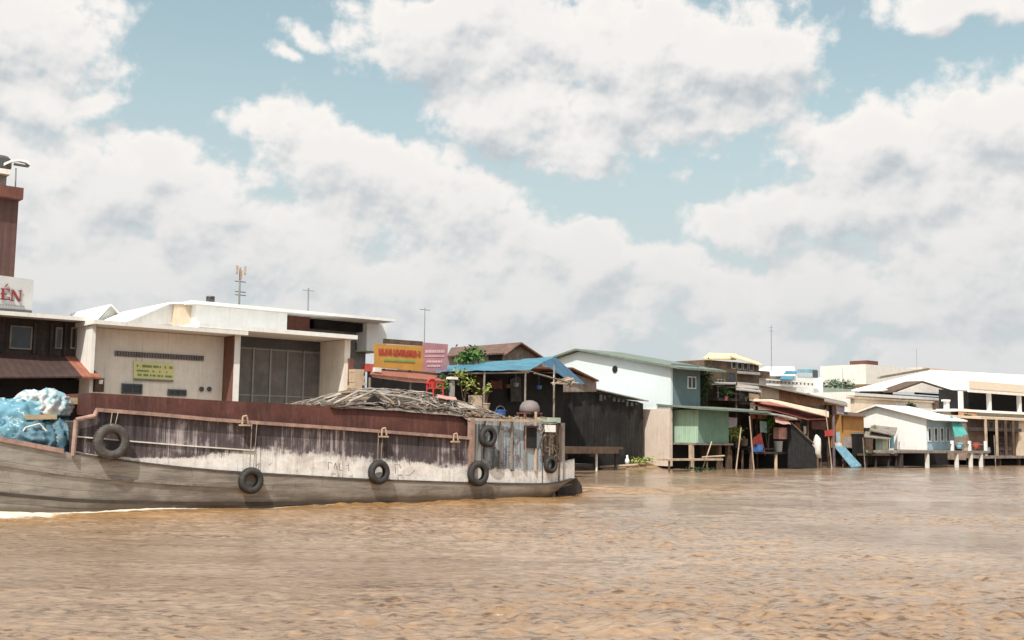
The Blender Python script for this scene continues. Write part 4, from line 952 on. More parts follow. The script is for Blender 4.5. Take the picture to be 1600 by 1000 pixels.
for k,(px,py,h,lb) in enumerate(((1256,700,1.3,'dark scrubby bush growing behind the black net'),(1366,668,1.1,'low weeds on the patchwork hut roof edge'),(1424,632,1.6,'dark shrub behind the ridge of the white gabled house'),(1512,650,1.5,'brownish creeper over the brown lean to roof'))):
    w_=(51.5,51,56.6,53.2)[k];c=Q(px,py+10,w_);plant('bush',lb,'bush',c-Vector((0,0,h*.5)),h,(.6,.35,.4),170,.11,leafd if k!=1 else leafy,seed=70+k)

for lb,px0,px1,py0,py1,w_,mt in (('rusted tin patch on the green room side',1060,1074,668,690,49.9,roofgray),('grey tin patch on the orange shack wall',1319,1330,682,699,50.9,roofgray),('brown tin patch on the grey timber hut front',1296,1308,650,672,52.2,rust)):
    m=MB();m.fbox(px0,px1,py0,py1,w_,.05)
    if 'green' in lb: continue
    tag(m.build('tin_patch',mt),lb,'tin patch')
for lb,px,py,w_ in (('small white parcel on the patchwork hut deck',1394,708,50.1),('brown crate under the barred balcony',1546,708,49.6),('blue crate at the left end of the shack deck',1180,706,50.1)):
    c=Q(px,py,w_);m=MB();m.box(c.x-.28,c.x+.28,w_,w_+.4,c.z,c.z+.06)
    for xx_ in(-.28,.24): m.box(c.x+xx_,c.x+xx_+.04,w_,w_+.4,c.z+.06,c.z+.4)
    m.box(c.x-.24,c.x+.24,w_+.01,w_+.04,c.z+.06,c.z+.38);m.box(c.x-.24,c.x+.24,w_+.36,w_+.39,c.z+.06,c.z+.38)
    tag(m.build('crate',whitecloth if 'white' in lb else bluep if 'blue' in lb else brownwood),lb,'crate')
# ================================================================== WHITE GABLED HOUSE AT RIGHT
w=49.5;xc=Q(1447,680,w).x;pk=S(1372,636,xc);ev=S(1446,654,xc);zb=S(1446,703,xc).z
b=Vector((xc,w,-.3));t=thing('white_gabled_house','white gabled house on stilts with a pale blue front','house',b)
yb=S(1340,660,xc).y
m=MB();m.poly([(xc,w,zb),(xc,w,ev.z),(xc,pk.y,pk.z),(xc,yb,pk.z-(yb-pk.y)*.28),(xc,yb,zb)],(.15,0,0));m.build('gable_wall',whiteclean,t)
xr=XX(1492,w,680)
m=MB();m.box(xc+.15,xr,w,w+.15,zb,ev.z+.05);m.build('front_wall',mat('light_blue_front',(.36,.5,.58),vary=.1,streak=(.2,.28,.32),sfac=.4),t)
m=MB();m.slab([(xc-.4,pk.y,pk.z+.2),(xc-.4,w-1.0,ev.z-.06),(xr+.4,w-1.,ev.z-.06),(xr+.4,pk.y,pk.z+.2)],.12)
m.slab([(xc-.4,pk.y+.01,pk.z+.2),(xr+.4,pk.y+.01,pk.z+.2),(xr+.4,yb+.5,pk.z-(yb-pk.y)*.28),(xc-.4,yb+.5,pk.z-(yb-pk.y)*.28)],.12);m.build('roof',whiteclean,t)
for a in(1449.5,1459.5,1469,1478): window(t,a,a+5,668,690,w-.01,fm=whiteclean,bars=0,fr=.07)
m=MB();m.box(xc-.1,xr+.3,w+.0,yb,zb-.2,zb-.01);m.build('floor',graywood,t)
m=MB();m.box(xc-6,xr+8,w+3.6,w+3.7,-.3,zb-.2);m.build('under_shade',darkvoid,t)  # shade under the white house, put in as a near-black sheet
wd=47.4;b=Q(1470,715,wd);b.z=-.4;t=thing('house_deck','weathered deck on pale concrete stilts in front of the white house','deck',b)
zz=ZZ(1405,704,wd)
m=MB();m.box(XX(1400,wd,705),XX(1541,wd,708),wd,w-.1,zz-.2,zz);m.build('deck',graywood,t)
for px in(1408,1449,1495,1517,1533):
    m=MB();c=Q(px,715,wd+.15);m.box(c.x-.13,c.x+.13,wd+.05,wd+.3,-.6,zz-.2);m.build('stilt',whitecloth if px>1410 else darkwood,t)
for px in(1488,1515,1540):
    m=MB();c=Q(px,700,wd+.2);m.box(c.x-.1,c.x+.1,wd+.1,wd+.3,zz,zz+.85);m.build('rail_post',whiteclean,t)
m=MB();c0=XX(1488,wd,700);c1=XX(1540,wd,700);m.box(c0,c1,wd+.2,wd+.3,zz+.5,zz+.58);m.build('rail',graywood,t)
m=MB();sheet(m,[Q(1485,652,w-.3),Q(1499,655,w-.3),Q(1514,681,wd+.6),Q(1492,684,wd+.6)],8,8,.25,3);tag(m.build('teal_awning',tealtarp,smooth=True),'teal tarpaulin awning sloping off the white house','tarpaulin')
for lb,px,sz,mt in (('brown box against the left rail post of the white house deck',1496,.42,brownwood),('small tan box in the middle of the white house deck',1508,.3,tanwall),('dark box near the right rail post of the white house deck',1530,.45,darkwood)):
    c=Q(px,700,wd+1);m=MB();m.box(c.x,c.x+sz,wd+.8,wd+.8+sz,zz,zz+sz);m.box(c.x-.02,c.x+sz+.02,wd+.78,wd+.82+sz,zz+sz,zz+sz+.04);tag(m.build('storage_box',mt),lb,'box')

# rust coloured roof heap next to it
w=54;b=Q(1510,660,w);b.z=.9;t=thing('brown_lean_to','brown lean to roof between white house and pink house','hut',b)
m=MB();m.slab([Q(1496,660,w-1),Q(1535,664,w-1),Q(1522,640,w+2),Q(1498,637,w+2)],.15);m.build('roof',orangebrown,t)
m=MB();m.fbox(1494,1532,655,700,w,1.5);m.build('wall',brownwood,t)

# pink house at right edge
w=50;b=Q(1575,715,w);b.z=-.3;t=thing('pink_river_house','cream pink riverside house with dark barred gate at the right edge','house',b)
xa,xb=XX(1530,w,690),XX(1700,w,690);zt=ZZ(1530,652,w);zb=ZZ(1530,712,w)
m=MB();m.box(xa,xb,w+1.2,w+6,.5,zt-.05);m.build('wall',mat('shaded_plaster',(.3,.22,.18),vary=.25,streak=(.1,.07,.06)),t)
m=MB();m.slab([(xa-.3,w-.4,zt+.05),(xb,w-.4,zt+.05),(xb,w+6.3,zt+.4),(xa-.3,w+6.3,zt+.4)],.22);m.build('roof',cream,t)
m=MB();m.box(XX(1592,w,690),xb,w,w+1.2,.8,zt-.18);m.build('front_wall',cream,t)
zm=ZZ(1532,668,w)
m=MB();m.box(xa,XX(1592,w,690),w-.3,w+1.1,zm-.3,zm);m.build('balcony_slab',darkwood,t)
for px in(1535,1552,1566,1578): 
    m=MB();c=XX(px,w-.05,690);top=zt-.18;m.box(c-.09,c+.09,w-.5,w-.32,zb,top);m.build('post',palewood if px in(1535,1552) else brownwood,t)
g=MB();g0,g1=XX(1561,w,690),XX(1590,w,690);zg0,zg1=zb,zm-.35
for i in range(13): x=g0+(g1-g0)*i/12;g.box(x-.03,x+.03,w+.2,w+.26,zg0,zg1)
for i in range(5): z=zg0+(zg1-zg0)*i/4;g.box(g0,g1,w+.15,w+.2,z-.03,z+.03)
g.build('gate',mat('rust_gate',(.13,.09,.08)),t)
m=MB();m.box(g0,g1,w+.9,w+1,zg0,zg1);m.build('doorway',darkvoid,t)
m=MB();
for i in range(9): x=XX(1533,w,660)+i*.85; m.box(x-.02,x+.02,w-.3,w-.26,zm,zm+.55)
m.box(XX(1532,w,660),XX(1592,w,660),w-.32,w-.24,zm+.55,zm+.6);m.build('railing',darksteel,t)
m=MB();m.box(xa-.3,xb,w-.5,w+1.1,zb-.25,zb);m.build('floor',graywood,t)
m=MB();m.box(xa,xb,w+1.2,w+1.3,-.3,zb-.25);m.build('under_shade',darkvoid,t)  # added dark sheet for the shade under the pink house
for px in(1534,1560,1590): m=MB();c=XX(px,w,720);m.box(c-.12,c+.12,w-.2,w+.05,-.6,zb-.25);m.build('stilt',brownwood,t)

# big white hall
w=62;b=Q(1430,640,w);b.z=1;t=thing('white_hall','large white roofed hall with low triangular porch gable','building',b)
m=MB();m.slab([Q(1330,609,w),Q(1610,609,w),Q(1640,588,w+12),Q(1455,578,w+12)],.15);m.build('roof',mat('white_roof',(.8,.79,.77),vary=.04,streak=(.6,.58,.55),sfac=.3),t)
m=MB();m.fbox(1336,1503,612,650,w+.5,10);m.build('wall',white,t)
m=MB();m.fbox(1345,1395,610,614,w+.3,.1);m.build('shadow_gap',darkwood,t);m=MB();m.fbox(1430,1480,613,616,w+.3,.1);m.build('shadow_gap',darkwood,t)
m=MB();m.fpoly([(1403,612.5),(1442,598.5),(1490,613.5)],w-1.2,.6);m.build('porch_gable',pinkish,t)
m=MB();m.slab([Q(1396,611,w-1.1),Q(1442,595,w-1.1),Q(1442,595,w-1.1)+Vector((0,2,0)),Q(1396,611,w-1.1)+Vector((0,2,0))],.15)
m.slab([Q(1442,595,w-1.1),Q(1496,612,w-1.1),Q(1496,612,w-1.1)+Vector((0,2,0)),Q(1442,595,w-1.1)+Vector((0,2,0))],.15);m.build('porch_roof',brownwood,t)
m=MB();m.fbox(1336,1498,613.5,618,w-1.3,1.2);m.build('fascia',white,t)
for i in range(7): window(t,1408+i*11,1414+i*11,620,625,w+.46,fm=graywood,bars=0,fr=.05)
w=57.5;b=Q(1400,650,w);b.z=.9;t=thing('long_beige_wall','long beige parapet wall behind the white gabled house','wall',b)
m=MB();m.fbox(1335,1400,622,660,w,.4);m.build('wall',cream,t)
m=MB();m.fpoly([(1400,624),(1464,627),(1464,655),(1400,655)],w+.05,.4);m.build('wall',pinkish,t)
m=MB();m.fbox(1334,1465,620,622.5,w-.15,.8);m.build('coping',palewood,t)
m=MB();m.fbox(1462,1467,626,640,w-.3,.4);m.build('pilaster',brownwood,t)
b=Q(1480,660,56.5);b.z=.9;t=thing('white_gatepost','white post standing between beige wall and terrace','post',b)
m=MB();m.fbox(1479,1484,627,662,56.5,.3);m.build('shaft',white,t);m=MB();m.fbox(1478,1485,624,627,56.4,.5);m.build('cap',white,t)
# rear white block
w=92;b=Q(1390,600,w);b.z=1;t=thing('rear_white_block','distant white block with a small brown roof box','building',b)
m=MB();m.fbox(1353,1443,569,600,w,8);m.build('wall',white,t)
m=MB();m.fbox(1355,1372,563,569,w+.3,3);m.build('roof_box',brownpaint,t)
m=MB();m.fbox(1442,1513,574,600,w+.2,6);m.build('annexe',cream,t)
m=MB();m.fpoly([(1373,592),(1376,588),(1452,575),(1452,578)],w-8,.4);m.build('roof_ridge',graywood,t)
# terrace building
w=56;b=Q(1550,650,w);b.z=.9;t=thing('terrace_building','terrace with white columns below a beige tin roof','building',b)
xr=XX(1720,w,620);zc=ZZ(1504,612,w);z0=ZZ(1504,640,w)
xa=XX(1503,w,620)
m=MB();m.slab([(xa,w-.8,ZZ(1503,606,w-.8)),(xr,w-.8,ZZ(1503,606,w-.8)),(xr,w+4,ZZ(1512,594,w+4)),(XX(1513,w+4,594),w+4,ZZ(1512,594,w+4))],.12);m.build('roof',beige,t)
m=MB();m.box(xa,xr,w-.85,w-.6,zc-.05,ZZ(1503,607,w-.8)-.05);m.build('fascia',white,t)
m=MB();m.box(xa+.2,xr,w+2.5,w+2.6,z0,zc+.3);m.build('recess_wall',darkvoid,t)
for px in(1503,1547,1594,1640,1690):
    m=MB();c=XX(px,w-.5,625);m.box(c-.2,c+.2,w-.55,w-.2,z0,zc);m.build('column',white,t)
m=MB();m.box(XX(1480,w,640),xr,w-.9,w+2.5,z0-.25,z0);m.build('terrace_slab',whiteclean,t)
m=MB();m.box(XX(1485,w,645),xr,w,w+2.4,.9,z0-.25);m.build('lower_wall',pinkish,t)

# ================================================================== THE BARGE
def streak_mat():
    m,nt,b=newmat('barge_side_planks')
    v=N(nt,'ShaderNodeAttribute');v.attribute_name='band'
    pos=N(nt,'ShaderNodeNewGeometry').outputs['Position']
    sp=N(nt,'ShaderNodeSeparateXYZ');L(nt,pos,sp.inputs[0])
    st=noise_n(nt,(5,1,.28),1.6,7,.72)
    st2=noise_n(nt,(14,1,.8),1.4,5,.7)
    big=noise_n(nt,(.35,1,.3),1.,3,.5)
    s=math_n(nt,'ADD',math_n(nt,'MULTIPLY',st,.7),math_n(nt,'MULTIPLY',st2,.3))
    s=math_n(nt,'ADD',s,math_n(nt,'MULTIPLY',math_n(nt,'SUBTRACT',big,.5),.8))
    sm_=noise_n(nt,(1.1,1,1.6),1.,7,.7,dist=.8)
    s=math_n(nt,'ADD',math_n(nt,'MULTIPLY',s,.72),math_n(nt,'MULTIPLY',sm_,.28))
    dark=mix(nt,ramp(nt,s,.36,.52),(.022,.016,.018,1),(.085,.066,.072,1))
    purple=mix(nt,ramp(nt,s,.525,.65,0,.85),dark,(.5,.44,.45,1))
    # vertical board joints
    fr=math_n(nt,'FRACT',math_n(nt,'MULTIPLY',sp.outputs['X'],1/.24))
    purple=mix(nt,ramp(nt,fr,0,.1,.6,0),purple,(.03,.025,.03,1))
    fl=noise_n(nt,(1.6,1,2.2),1.5,8,.75)
    fl2=noise_n(nt,(6,1,9),1.,6,.75)
    wh=mix(nt,ramp(nt,fl,.35,.65),(.68,.63,.6,1),(.86,.84,.82,1))
    wh=mix(nt,ramp(nt,fl2,.6,.68,0,.75),wh,(.2,.15,.13,1))
    wh=mix(nt,ramp(nt,st,.52,.66,0,.5),wh,(.3,.24,.22,1));wh=mix(nt,ramp(nt,sm_,.48,.66,0,.5),wh,(.4,.33,.3,1))
    edge=math_n(nt,'ADD',v.outputs['Fac'],math_n(nt,'MULTIPLY',math_n(nt,'SUBTRACT',fl,.5),1.5))
    edge=math_n(nt,'ADD',edge,math_n(nt,'MULTIPLY',math_n(nt,'SUBTRACT',st2,.5),.7))
    col=mix(nt,ramp(nt,edge,.8,1.14),wh,purple)
    # stern section washed blue
    xf=ramp(nt,sp.outputs['X'],22.9,23.1)
    bl=mix(nt,ramp(nt,s,.42,.56),(.08,.09,.105,1),(.34,.4,.45,1));bl=mix(nt,ramp(nt,st2,.56,.66,0,.8),bl,(.62,.62,.63,1))
    bl=mix(nt,ramp(nt,fl,.55,.63,0,.8),bl,(.12,.06,.06,1))
    bl2=mix(nt,ramp(nt,edge,.9,1.1),wh,bl)
    col=mix(nt,xf,col,bl2)
    L(nt,col,b.inputs['Base Color']);b.inputs['Roughness'].default_value=.8
    bp=N(nt,'ShaderNodeBump');bp.inputs['Strength'].default_value=.4;bp.inputs['Distance'].default_value=.02
    L(nt,math_n(nt,'ADD',math_n(nt,'MULTIPLY',ramp(nt,fr,0,.1),.6),s),bp.inputs['Height']);L(nt,bp.outputs[0],b.inputs['Normal']);return m
def hull_mat():
    m,nt,b=newmat('barge_hull_wood')
    v=N(nt,'ShaderNodeAttribute');v.attribute_name='girth'
    n1=noise_n(nt,(.5,.5,4),1.2,7,.7);n2=noise_n(nt,(1.2,1.2,1.2),1.,7,.65);n3=noise_n(nt,(6,6,1),1.2,5,.7)
    col=mix(nt,ramp(nt,n1,.35,.68),(.17,.148,.132,1),(.36,.325,.29,1))
    col=mix(nt,ramp(nt,n2,.45,.7,0,.55),col,(.43,.395,.355,1))
    col=mix(nt,ramp(nt,n3,.6,.72,0,.5),col,(.12,.08,.06,1))
    # plank seams follow the sheer
    fr=math_n(nt,'FRACT',math_n(nt,'MULTIPLY',v.outputs['Fac'],6.0))
    seam=ramp(nt,fr,0,.07,1,0)
    col=mix(nt,math_n(nt,'MULTIPLY',seam,.65),col,(.05,.035,.03,1))
    sp=N(nt,'ShaderNodeSeparateXYZ');L(nt,N(nt,'ShaderNodeNewGeometry').outputs['Position'],sp.inputs[0])
    wet=ramp(nt,math_n(nt,'ADD',sp.outputs['Z'],math_n(nt,'MULTIPLY',math_n(nt,'SUBTRACT',n2,.5),.25)),.1,.32,1,0)
    col=mix(nt,math_n(nt,'MULTIPLY',wet,.75),col,(.07,.05,.035,1))
    L(nt,col,b.inputs['Base Color']);L(nt,ramp(nt,wet,0,1,.75,.35),b.inputs['Roughness'])
    bp=N(nt,'ShaderNodeBump');bp.inputs['Strength'].default_value=.5;bp.inputs['Distance'].default_value=.03
    L(nt,math_n(nt,'SUBTRACT',math_n(nt,'MULTIPLY',n1,.6),seam),bp.inputs['Height']);L(nt,bp.outputs[0],b.inputs['Normal']);return m
hullm=hull_mat();sidem=streak_mat()
rustbox=mat('rust_red_coaming',(.095,.03,.022),vary=.4,scale=1.2,streak=(.22,.12,.1),sfac=.25,blotch=(.06,.03,.025),bthr=.6,rough=.75)
railm=mat('pink_weathered_rail',(.38,.25,.21),vary=.3,streak=(.15,.09,.07),sfac=.5,scale=3)
barge=thing('cargo_barge','long wooden cargo barge with rust red hold sides and white band','barge',(14,YC,0))
nx,nt_=110,22;m=MB();vs=[];gir=[]
xsr=[-.5+29.1*i/nx for i in range(nx+1)]
for x in xsr:
    pts=[section(x,k/nt_) for k in range(nt_+1)]
    for k,(o,z) in enumerate(pts): vs.append((x,YC-o,z));gir.append(k/nt_)
    for k,(o,z) in reversed(list(enumerate(pts[:-1]))): vs.append((x,YC+o,z));gir.append(k/nt_)
n=2*nt_+1
m.add(vs,[(i*n+k,(i+1)*n+k,(i+1)*n+k+1,i*n+k+1) for i in range(nx) for k in range(n-1)]+[tuple(nx*n+k for k in range(n)),tuple(k for k in range(n-1,-1,-1))])
o=m.build('hull',hullm,barge,smooth=True);attr(o,'girth',gir)
def strake(name,t0,wd,ht,mt,xa=-.4,xb=28.5,off=0,sides=(-1,1)):
    for sd in sides:
        m=MB();vs=[];k=0;x=xa
        while x<=xb:
            o_,z=section(x,t0);y=YC+sd*(o_+.0)
            z+=off
            vs+=[(x,y+sd*wd,z+ht/2),(x,y+sd*wd,z-ht/2),(x,y-sd*.06,z-ht/2),(x,y-sd*.06,z+ht/2)];k+=1;x+=.4
        m.add(vs,[(i*4+j,(i+1)*4+j,(i+1)*4+(j+1)%4,i*4+(j+1)%4) for i in range(k-1) for j in range(4)]+[(0,1,2,3),tuple((k-1)*4+j for j in(3,2,1,0))])
        m.build(name,mt,barge)
strake('gunwale',0,.05,.12,railm,xb=9.85)
strake('gunwale_edge',0,.02,.05,mat('dark_edge',(.1,.08,.065),vary=.4,scale=4),xa=9.9)
strake('rubbing_strake',.2,.035,.06,graywood,xb=15)
strake('rubbing_strake',.43,.045,.09,mat('dark_strake',(.06,.045,.035),vary=.3),xb=20)
# side wall of the hold
def band_z(x): return g_z(x)+lerp(x,[(9.9,.02),(11.5,.10),(13,.28),(14.4,.55),(15,.66),(18,.70),(22.8,.56),(27,.42)])
def rail_z(x):
    return lerp(x,[(9.9,2.46),(10.33,2.46),(10.36,2.7),(13,2.62),(16,2.47),(19.5,2.28),(22.9,2.08),(23.0,2.08),(26.9,2.08)])
def rail_z(x):
    a=ZZ(118,656,29.55)
    if x<10.35: return a
    return lerp(x,RZ)
RZ=[(Q(p,y,29.55).x,Q(p,y,29.55).z) for p,y in((150,642),(230,648),(330,657),(430,664),(520,670),(600,676),(680,682),(732,686))]
CZ=[(Q(p,y,29.85).x,Q(p,y,29.85).z) for p,y in((150,614),(230,619),(330,625),(430,630),(520,635),(600,640),(680,646),(732,651))]
xw=Q(733,690,29.55).x
for sd in(-1,1):
    m=MB();vs=[];bd=[];nn=90;K=14;x_a=Q(116,690,29.55).x
    for i in range(nn+1):
        x=x_a+(xw-x_a)*i/nn
        y=YC+sd*(hb(x)-.06)
        for k in range(K+1):
            z0=g_z(x)-.02;z1=rail_z(x);z=z0+(z1-z0)*k/K
            vs.append((x,y-sd*.04*k/K,z));bd.append((z-g_z(x))/max(band_z(x)-g_z(x),.05))
    m.add(vs,[(i*(K+1)+k,(i+1)*(K+1)+k,(i+1)*(K+1)+k+1,i*(K+1)+k+1) for i in range(nn) for k in range(K)])
    o=m.build('side_wall',sidem,barge);attr(o,'band',bd)
    # stern section wall
    m=MB();vs=[];bd=[];nn=30
    xe=Q(848,690,29.8).x
    for i in range(nn+1):
        x=xw+(xe-xw)*i/nn;y=YC+sd*(hb(x)-.14)
        for k in range(K+1):
            z0=g_z(x)-.02;z1=ZZ(740,656,29.6)-.0;z=z0+(z1-z0)*k/K
            vs.append((x,y,z));bd.append((z-g_z(x))/max(band_z(x)-g_z(x),.05))
    m.add(vs,[(i*(K+1)+k,(i+1)*(K+1)+k,(i+1)*(K+1)+k+1,i*(K+1)+k+1) for i in range(nn) for k in range(K)])
    o=m.build('stern_wall',sidem,barge);attr(o,'band',bd)
def rail_run(name,fn,x0,x1,yo,wd,ht,mt,sides=(-1,1),step=.4):
    for sd in sides:
        m=MB();vs=[];k=0;n=int((x1-x0)/step)
        for i in range(n+1):
            x=x0+(x1-x0)*i/n;y=YC+sd*(hb(x)+yo);z=fn(x)
            vs+=[(x,y+sd*wd,z+ht/2),(x,y+sd*wd,z-ht/2),(x,y-sd*.05,z-ht/2),(x,y-sd*.05,z+ht/2)]
        n+=1;m.add(vs,[(i*4+j,(i+1)*4+j,(i+1)*4+(j+1)%4,i*4+(j+1)%4) for i in range(n-1) for j in range(4)]+[(0,1,2,3),tuple((n-1)*4+j for j in(3,2,1,0))])
        m.build(name,mt,barge)
rail_run('hold_rail',lambda x:lerp(x,RZ)+.03,RZ[0][0],xw,-.05,.08,.1,railm)
rail_run('thin_batten',lambda x:lerp(x,[(Q(p,y,29.5).x,Q(p,y,29.5).z) for p,y in((120,682),(200,689),(300,697),(400,704))]),Q(120,682,29.5).x,Q(400,704,29.5).x,-.08,.045,.035,whitecloth,sides=(-1,))
# rust coaming
m=MB();n=30
for sd in(-1,1):
    vs=[]
    for i in range(n+1):
        x=CZ[0][0]+(xw-CZ[0][0])*i/n;y=YC+sd*2.25
        vs+=[(x,y+sd*.08,lerp(x,RZ)-.12),(x,y-sd*.0,lerp(x,CZ)),(x,y-sd*.1,lerp(x,CZ)),(x,y-sd*.02,lerp(x,RZ)-.12)]
    m.add(vs,[(i*4+j,(i+1)*4+j,(i+1)*4+(j+1)%4,i*4+(j+1)%4) for i in range(n) for j in range(4)])
x=CZ[0][0]
for x,dx in((CZ[0][0],-.12),(xw,.1)):
    m.poly([(x,YC-2.3,lerp(x,RZ)-.1),(x,YC-2.24,lerp(x,CZ)),(x,YC+2.24,lerp(x,CZ)),(x,YC+2.3,lerp(x,RZ)-.1)],(dx,0,0))
m.build('hold_coaming',rustbox,barge)
m=MB();vs=[]
for i in range(n+1):
    x=CZ[0][0]+(xw-CZ[0][0])*i/n;vs+=[(x,YC-2.2,lerp(x,CZ)-.12),(x,YC+2.2,lerp(x,CZ)-.12)]
m.add(vs,[(i*2,(i+1)*2,(i+1)*2+1,i*2+1) for i in range(n)]);m.build('hatch_cover',brownwood,barge)
# deck
m=MB();vs=[];n=60
for i in range(n+1):
    x=-.2+28.6*i/n;h=hb(x)-.06;vs+=[(x,YC-h,g_z(x)-.22),(x,YC+h,g_z(x)-.22)]
m.add(vs,[(i*2,(i+1)*2,(i+1)*2+1,i*2+1) for i in range(n)]);m.build('deck',palewood,barge)
# bow step frame
for sd in(-1,):
    pts=[Q(114,712,29.46),Q(119,656,29.46),Q(148,650,29.46),Q(151,642,29.46)]
    m=MB();
    for a,b_ in zip(pts,pts[1:]):m.tube(a,b_,.062,n=8)
    m.build('step_frame',railm,barge)
x=Q(117,690,29.5).x
m=MB();m.box(x,x+.06,YC-2.5,YC+2.5,g_z(x)-.2,2.4);m.build('bulkhead',darkwood,barge)
x2_=CZ[0][0]-.14
m=MB();m.box(x+.06,x2_,YC-2.42,YC+2.42,2.36,2.42);m.build('step_deck',graywood,barge)
# box forward of hold
q=Q(112,640,31);
m=MB();m.box(Q(111,640,31).x,Q(146,640,31).x,31,32.6,2.42,ZZ(128,632,31));m.build('deck_locker',mat('plum_box',(.07,.04,.045),vary=.3),barge)
m=MB();m.box(Q(105,628,30.9).x,Q(148,628,30.9).x,30.9,32.7,ZZ(128,632,31)+.0,ZZ(128,622,31));m.build('locker_lid',mat('yellowish_board',(.5,.4,.26),vary=.2),barge)
# cleats
for px,py in((383,663),(600,681),(712,689)):
    c=Q(px,py,29.4);m=MB()
    m.tube(c+Vector((-.09,0,-.02)),c+Vector((-.08,0,.22)),.028);m.tube(c+Vector((-.08,0,.22)),c+Vector((.04,0,.25)),.028);m.tube(c+Vector((.04,0,.25)),c+Vector((.1,0,.02)),.028)
    m.box(c.x-.16,c.x+.16,c.y-.03,c.y+.08,c.z-.05,c.z-.0);m.build('cleat',palewood,barge)
# stern posts, door, shelf
zr=ZZ(740,656,29.6)
m=MB();m.box(xw-.02,xw+.16,29.46,29.62,g_z(xw)+.45,zr+.05);m.build('stern_post',railm,barge)
for px in(757,781,800,822,840):
    c=Q(px,690,29.62);x=c.x;y=YC-(hb(x)-.14)-.05
    m=MB();m.box(x-.028,x+.028,y-.03,y+.05,band_z(x),zr+(.35 if px==840 else 0));m.build('stern_post',graywood if px<840 else palewood,barge)
c0,c1=Q(820,690,29.7).x,Q(838,690,29.7).x;yy=YC-(hb(c0)-.14)-.03
m=MB();m.box(c0,c1,yy-.02,yy+.01,ZZ(828,700,29.7),ZZ(828,668,29.7));d_=m.build('door',darkvoid,barge)
m=MB();m.box(c0-.05,c0,yy-.05,yy,ZZ(828,702,29.7),ZZ(828,666,29.7));m.box(c0-.05,c1+.05,yy-.05,yy,ZZ(828,668,29.7),ZZ(828,665,29.7));m.build('frame',brownpaint,d_)
m=MB();m.box(xw,27.3,YC-2.2,YC+2.2,zr-.06,zr);m.build('cabin_roof',mat('mossy_boards',(.33,.3,.24),vary=.35),barge)
m=MB();m.box(xw-.05,Q(842,655,29.6).x,29.48,29.58,zr-.03,zr+.06);m.build('eave_beam',palewood,barge)
xq=Q(846,660,29.9).x
m=MB();m.box(xq,Q(873,660,30).x,29.9,31.6,ZZ(850,660,29.9),ZZ(850,652,29.9));m.build('stern_awning',paleg,barge)
m=MB();m.box(xq+.05,27.85,30.05,30.1,g_z(27)+.1,ZZ(850,660,29.9));m.box(27.8,27.9,30.1,34,.5,ZZ(850,660,29.9));m.build('stern_bulkhead',graywood,barge)
for px in(848,858,868,874):
    m=MB();c=Q(px,690,29.95);m.tube((c.x,29.98,g_z(27)-.05),(c.x+.05,29.98,ZZ(850,660,29.9)),.04);m.build('stern_stanchion',palewood if px in(858,) else brownwood,barge)
# rudder
xe_=Q(848,690,29.8).x
m=MB();m.poly([(28.3,YC-1.26,1.2),(28.75,YC-1.26,1.15),(29.5,YC-1.26,.3),(29.6,YC-1.26,-.6),(28.2,YC-1.26,-.6)],(0,.14,0));m.build('rudder',darkwood,barge)
m=MB();m.tube((28.65,YC-1.2,-.4),(28.6,YC-1.2,1.7),.06);m.tube((28.6,YC-1.2,1.6),(27.4,YC-1.3,1.7),.04);m.build('tiller',brownwood,barge)
m=MB();vs=[];bd=[]
for i in range(11):
    x=xe_+(28.6-xe_)*i/10;y=YC-(hb(x)-.1)
    for k in range(9):
        z0=g_z(x)-.04;z1=1.22+.12*max(0,x-27.4);z=z0+(z1-z0)*k/8;vs.append((x,y,z));bd.append((z-g_z(x))/.62)
m.add(vs,[(i*9+k,(i+1)*9+k,(i+1)*9+k+1,i*9+k+1) for i in range(10) for k in range(8)]);o=m.build('quarter_wall',sidem,barge);attr(o,'band',bd)
# painted marks on the white band
m=MB()
def mark(pts,w=29.44):
    m=MB()
    for a,b_ in zip(pts,pts[1:]):
        p,q=Q(*a,w),Q(*b_,w);m.tube(p,q,.011,n=4)
    m.build('painted_mark',mat('faded_grey_paint',(.2,.17,.16)),barge)
for pts in([(513,722),(513,734)],[(513,722),(519,724)],[(522,733),(524,723),(527,734)],[(530,724),(531,735),(535,735)],[(540,727),(545,728)],[(545,724),(545,736)],[(617,724),(618,740)],[(618,726),(624,726),(626,732)],[(632,742),(640,743),(648,735)],[(400,728),(405,724),(404,733)],[(420,727),(424,724)]): mark(pts)

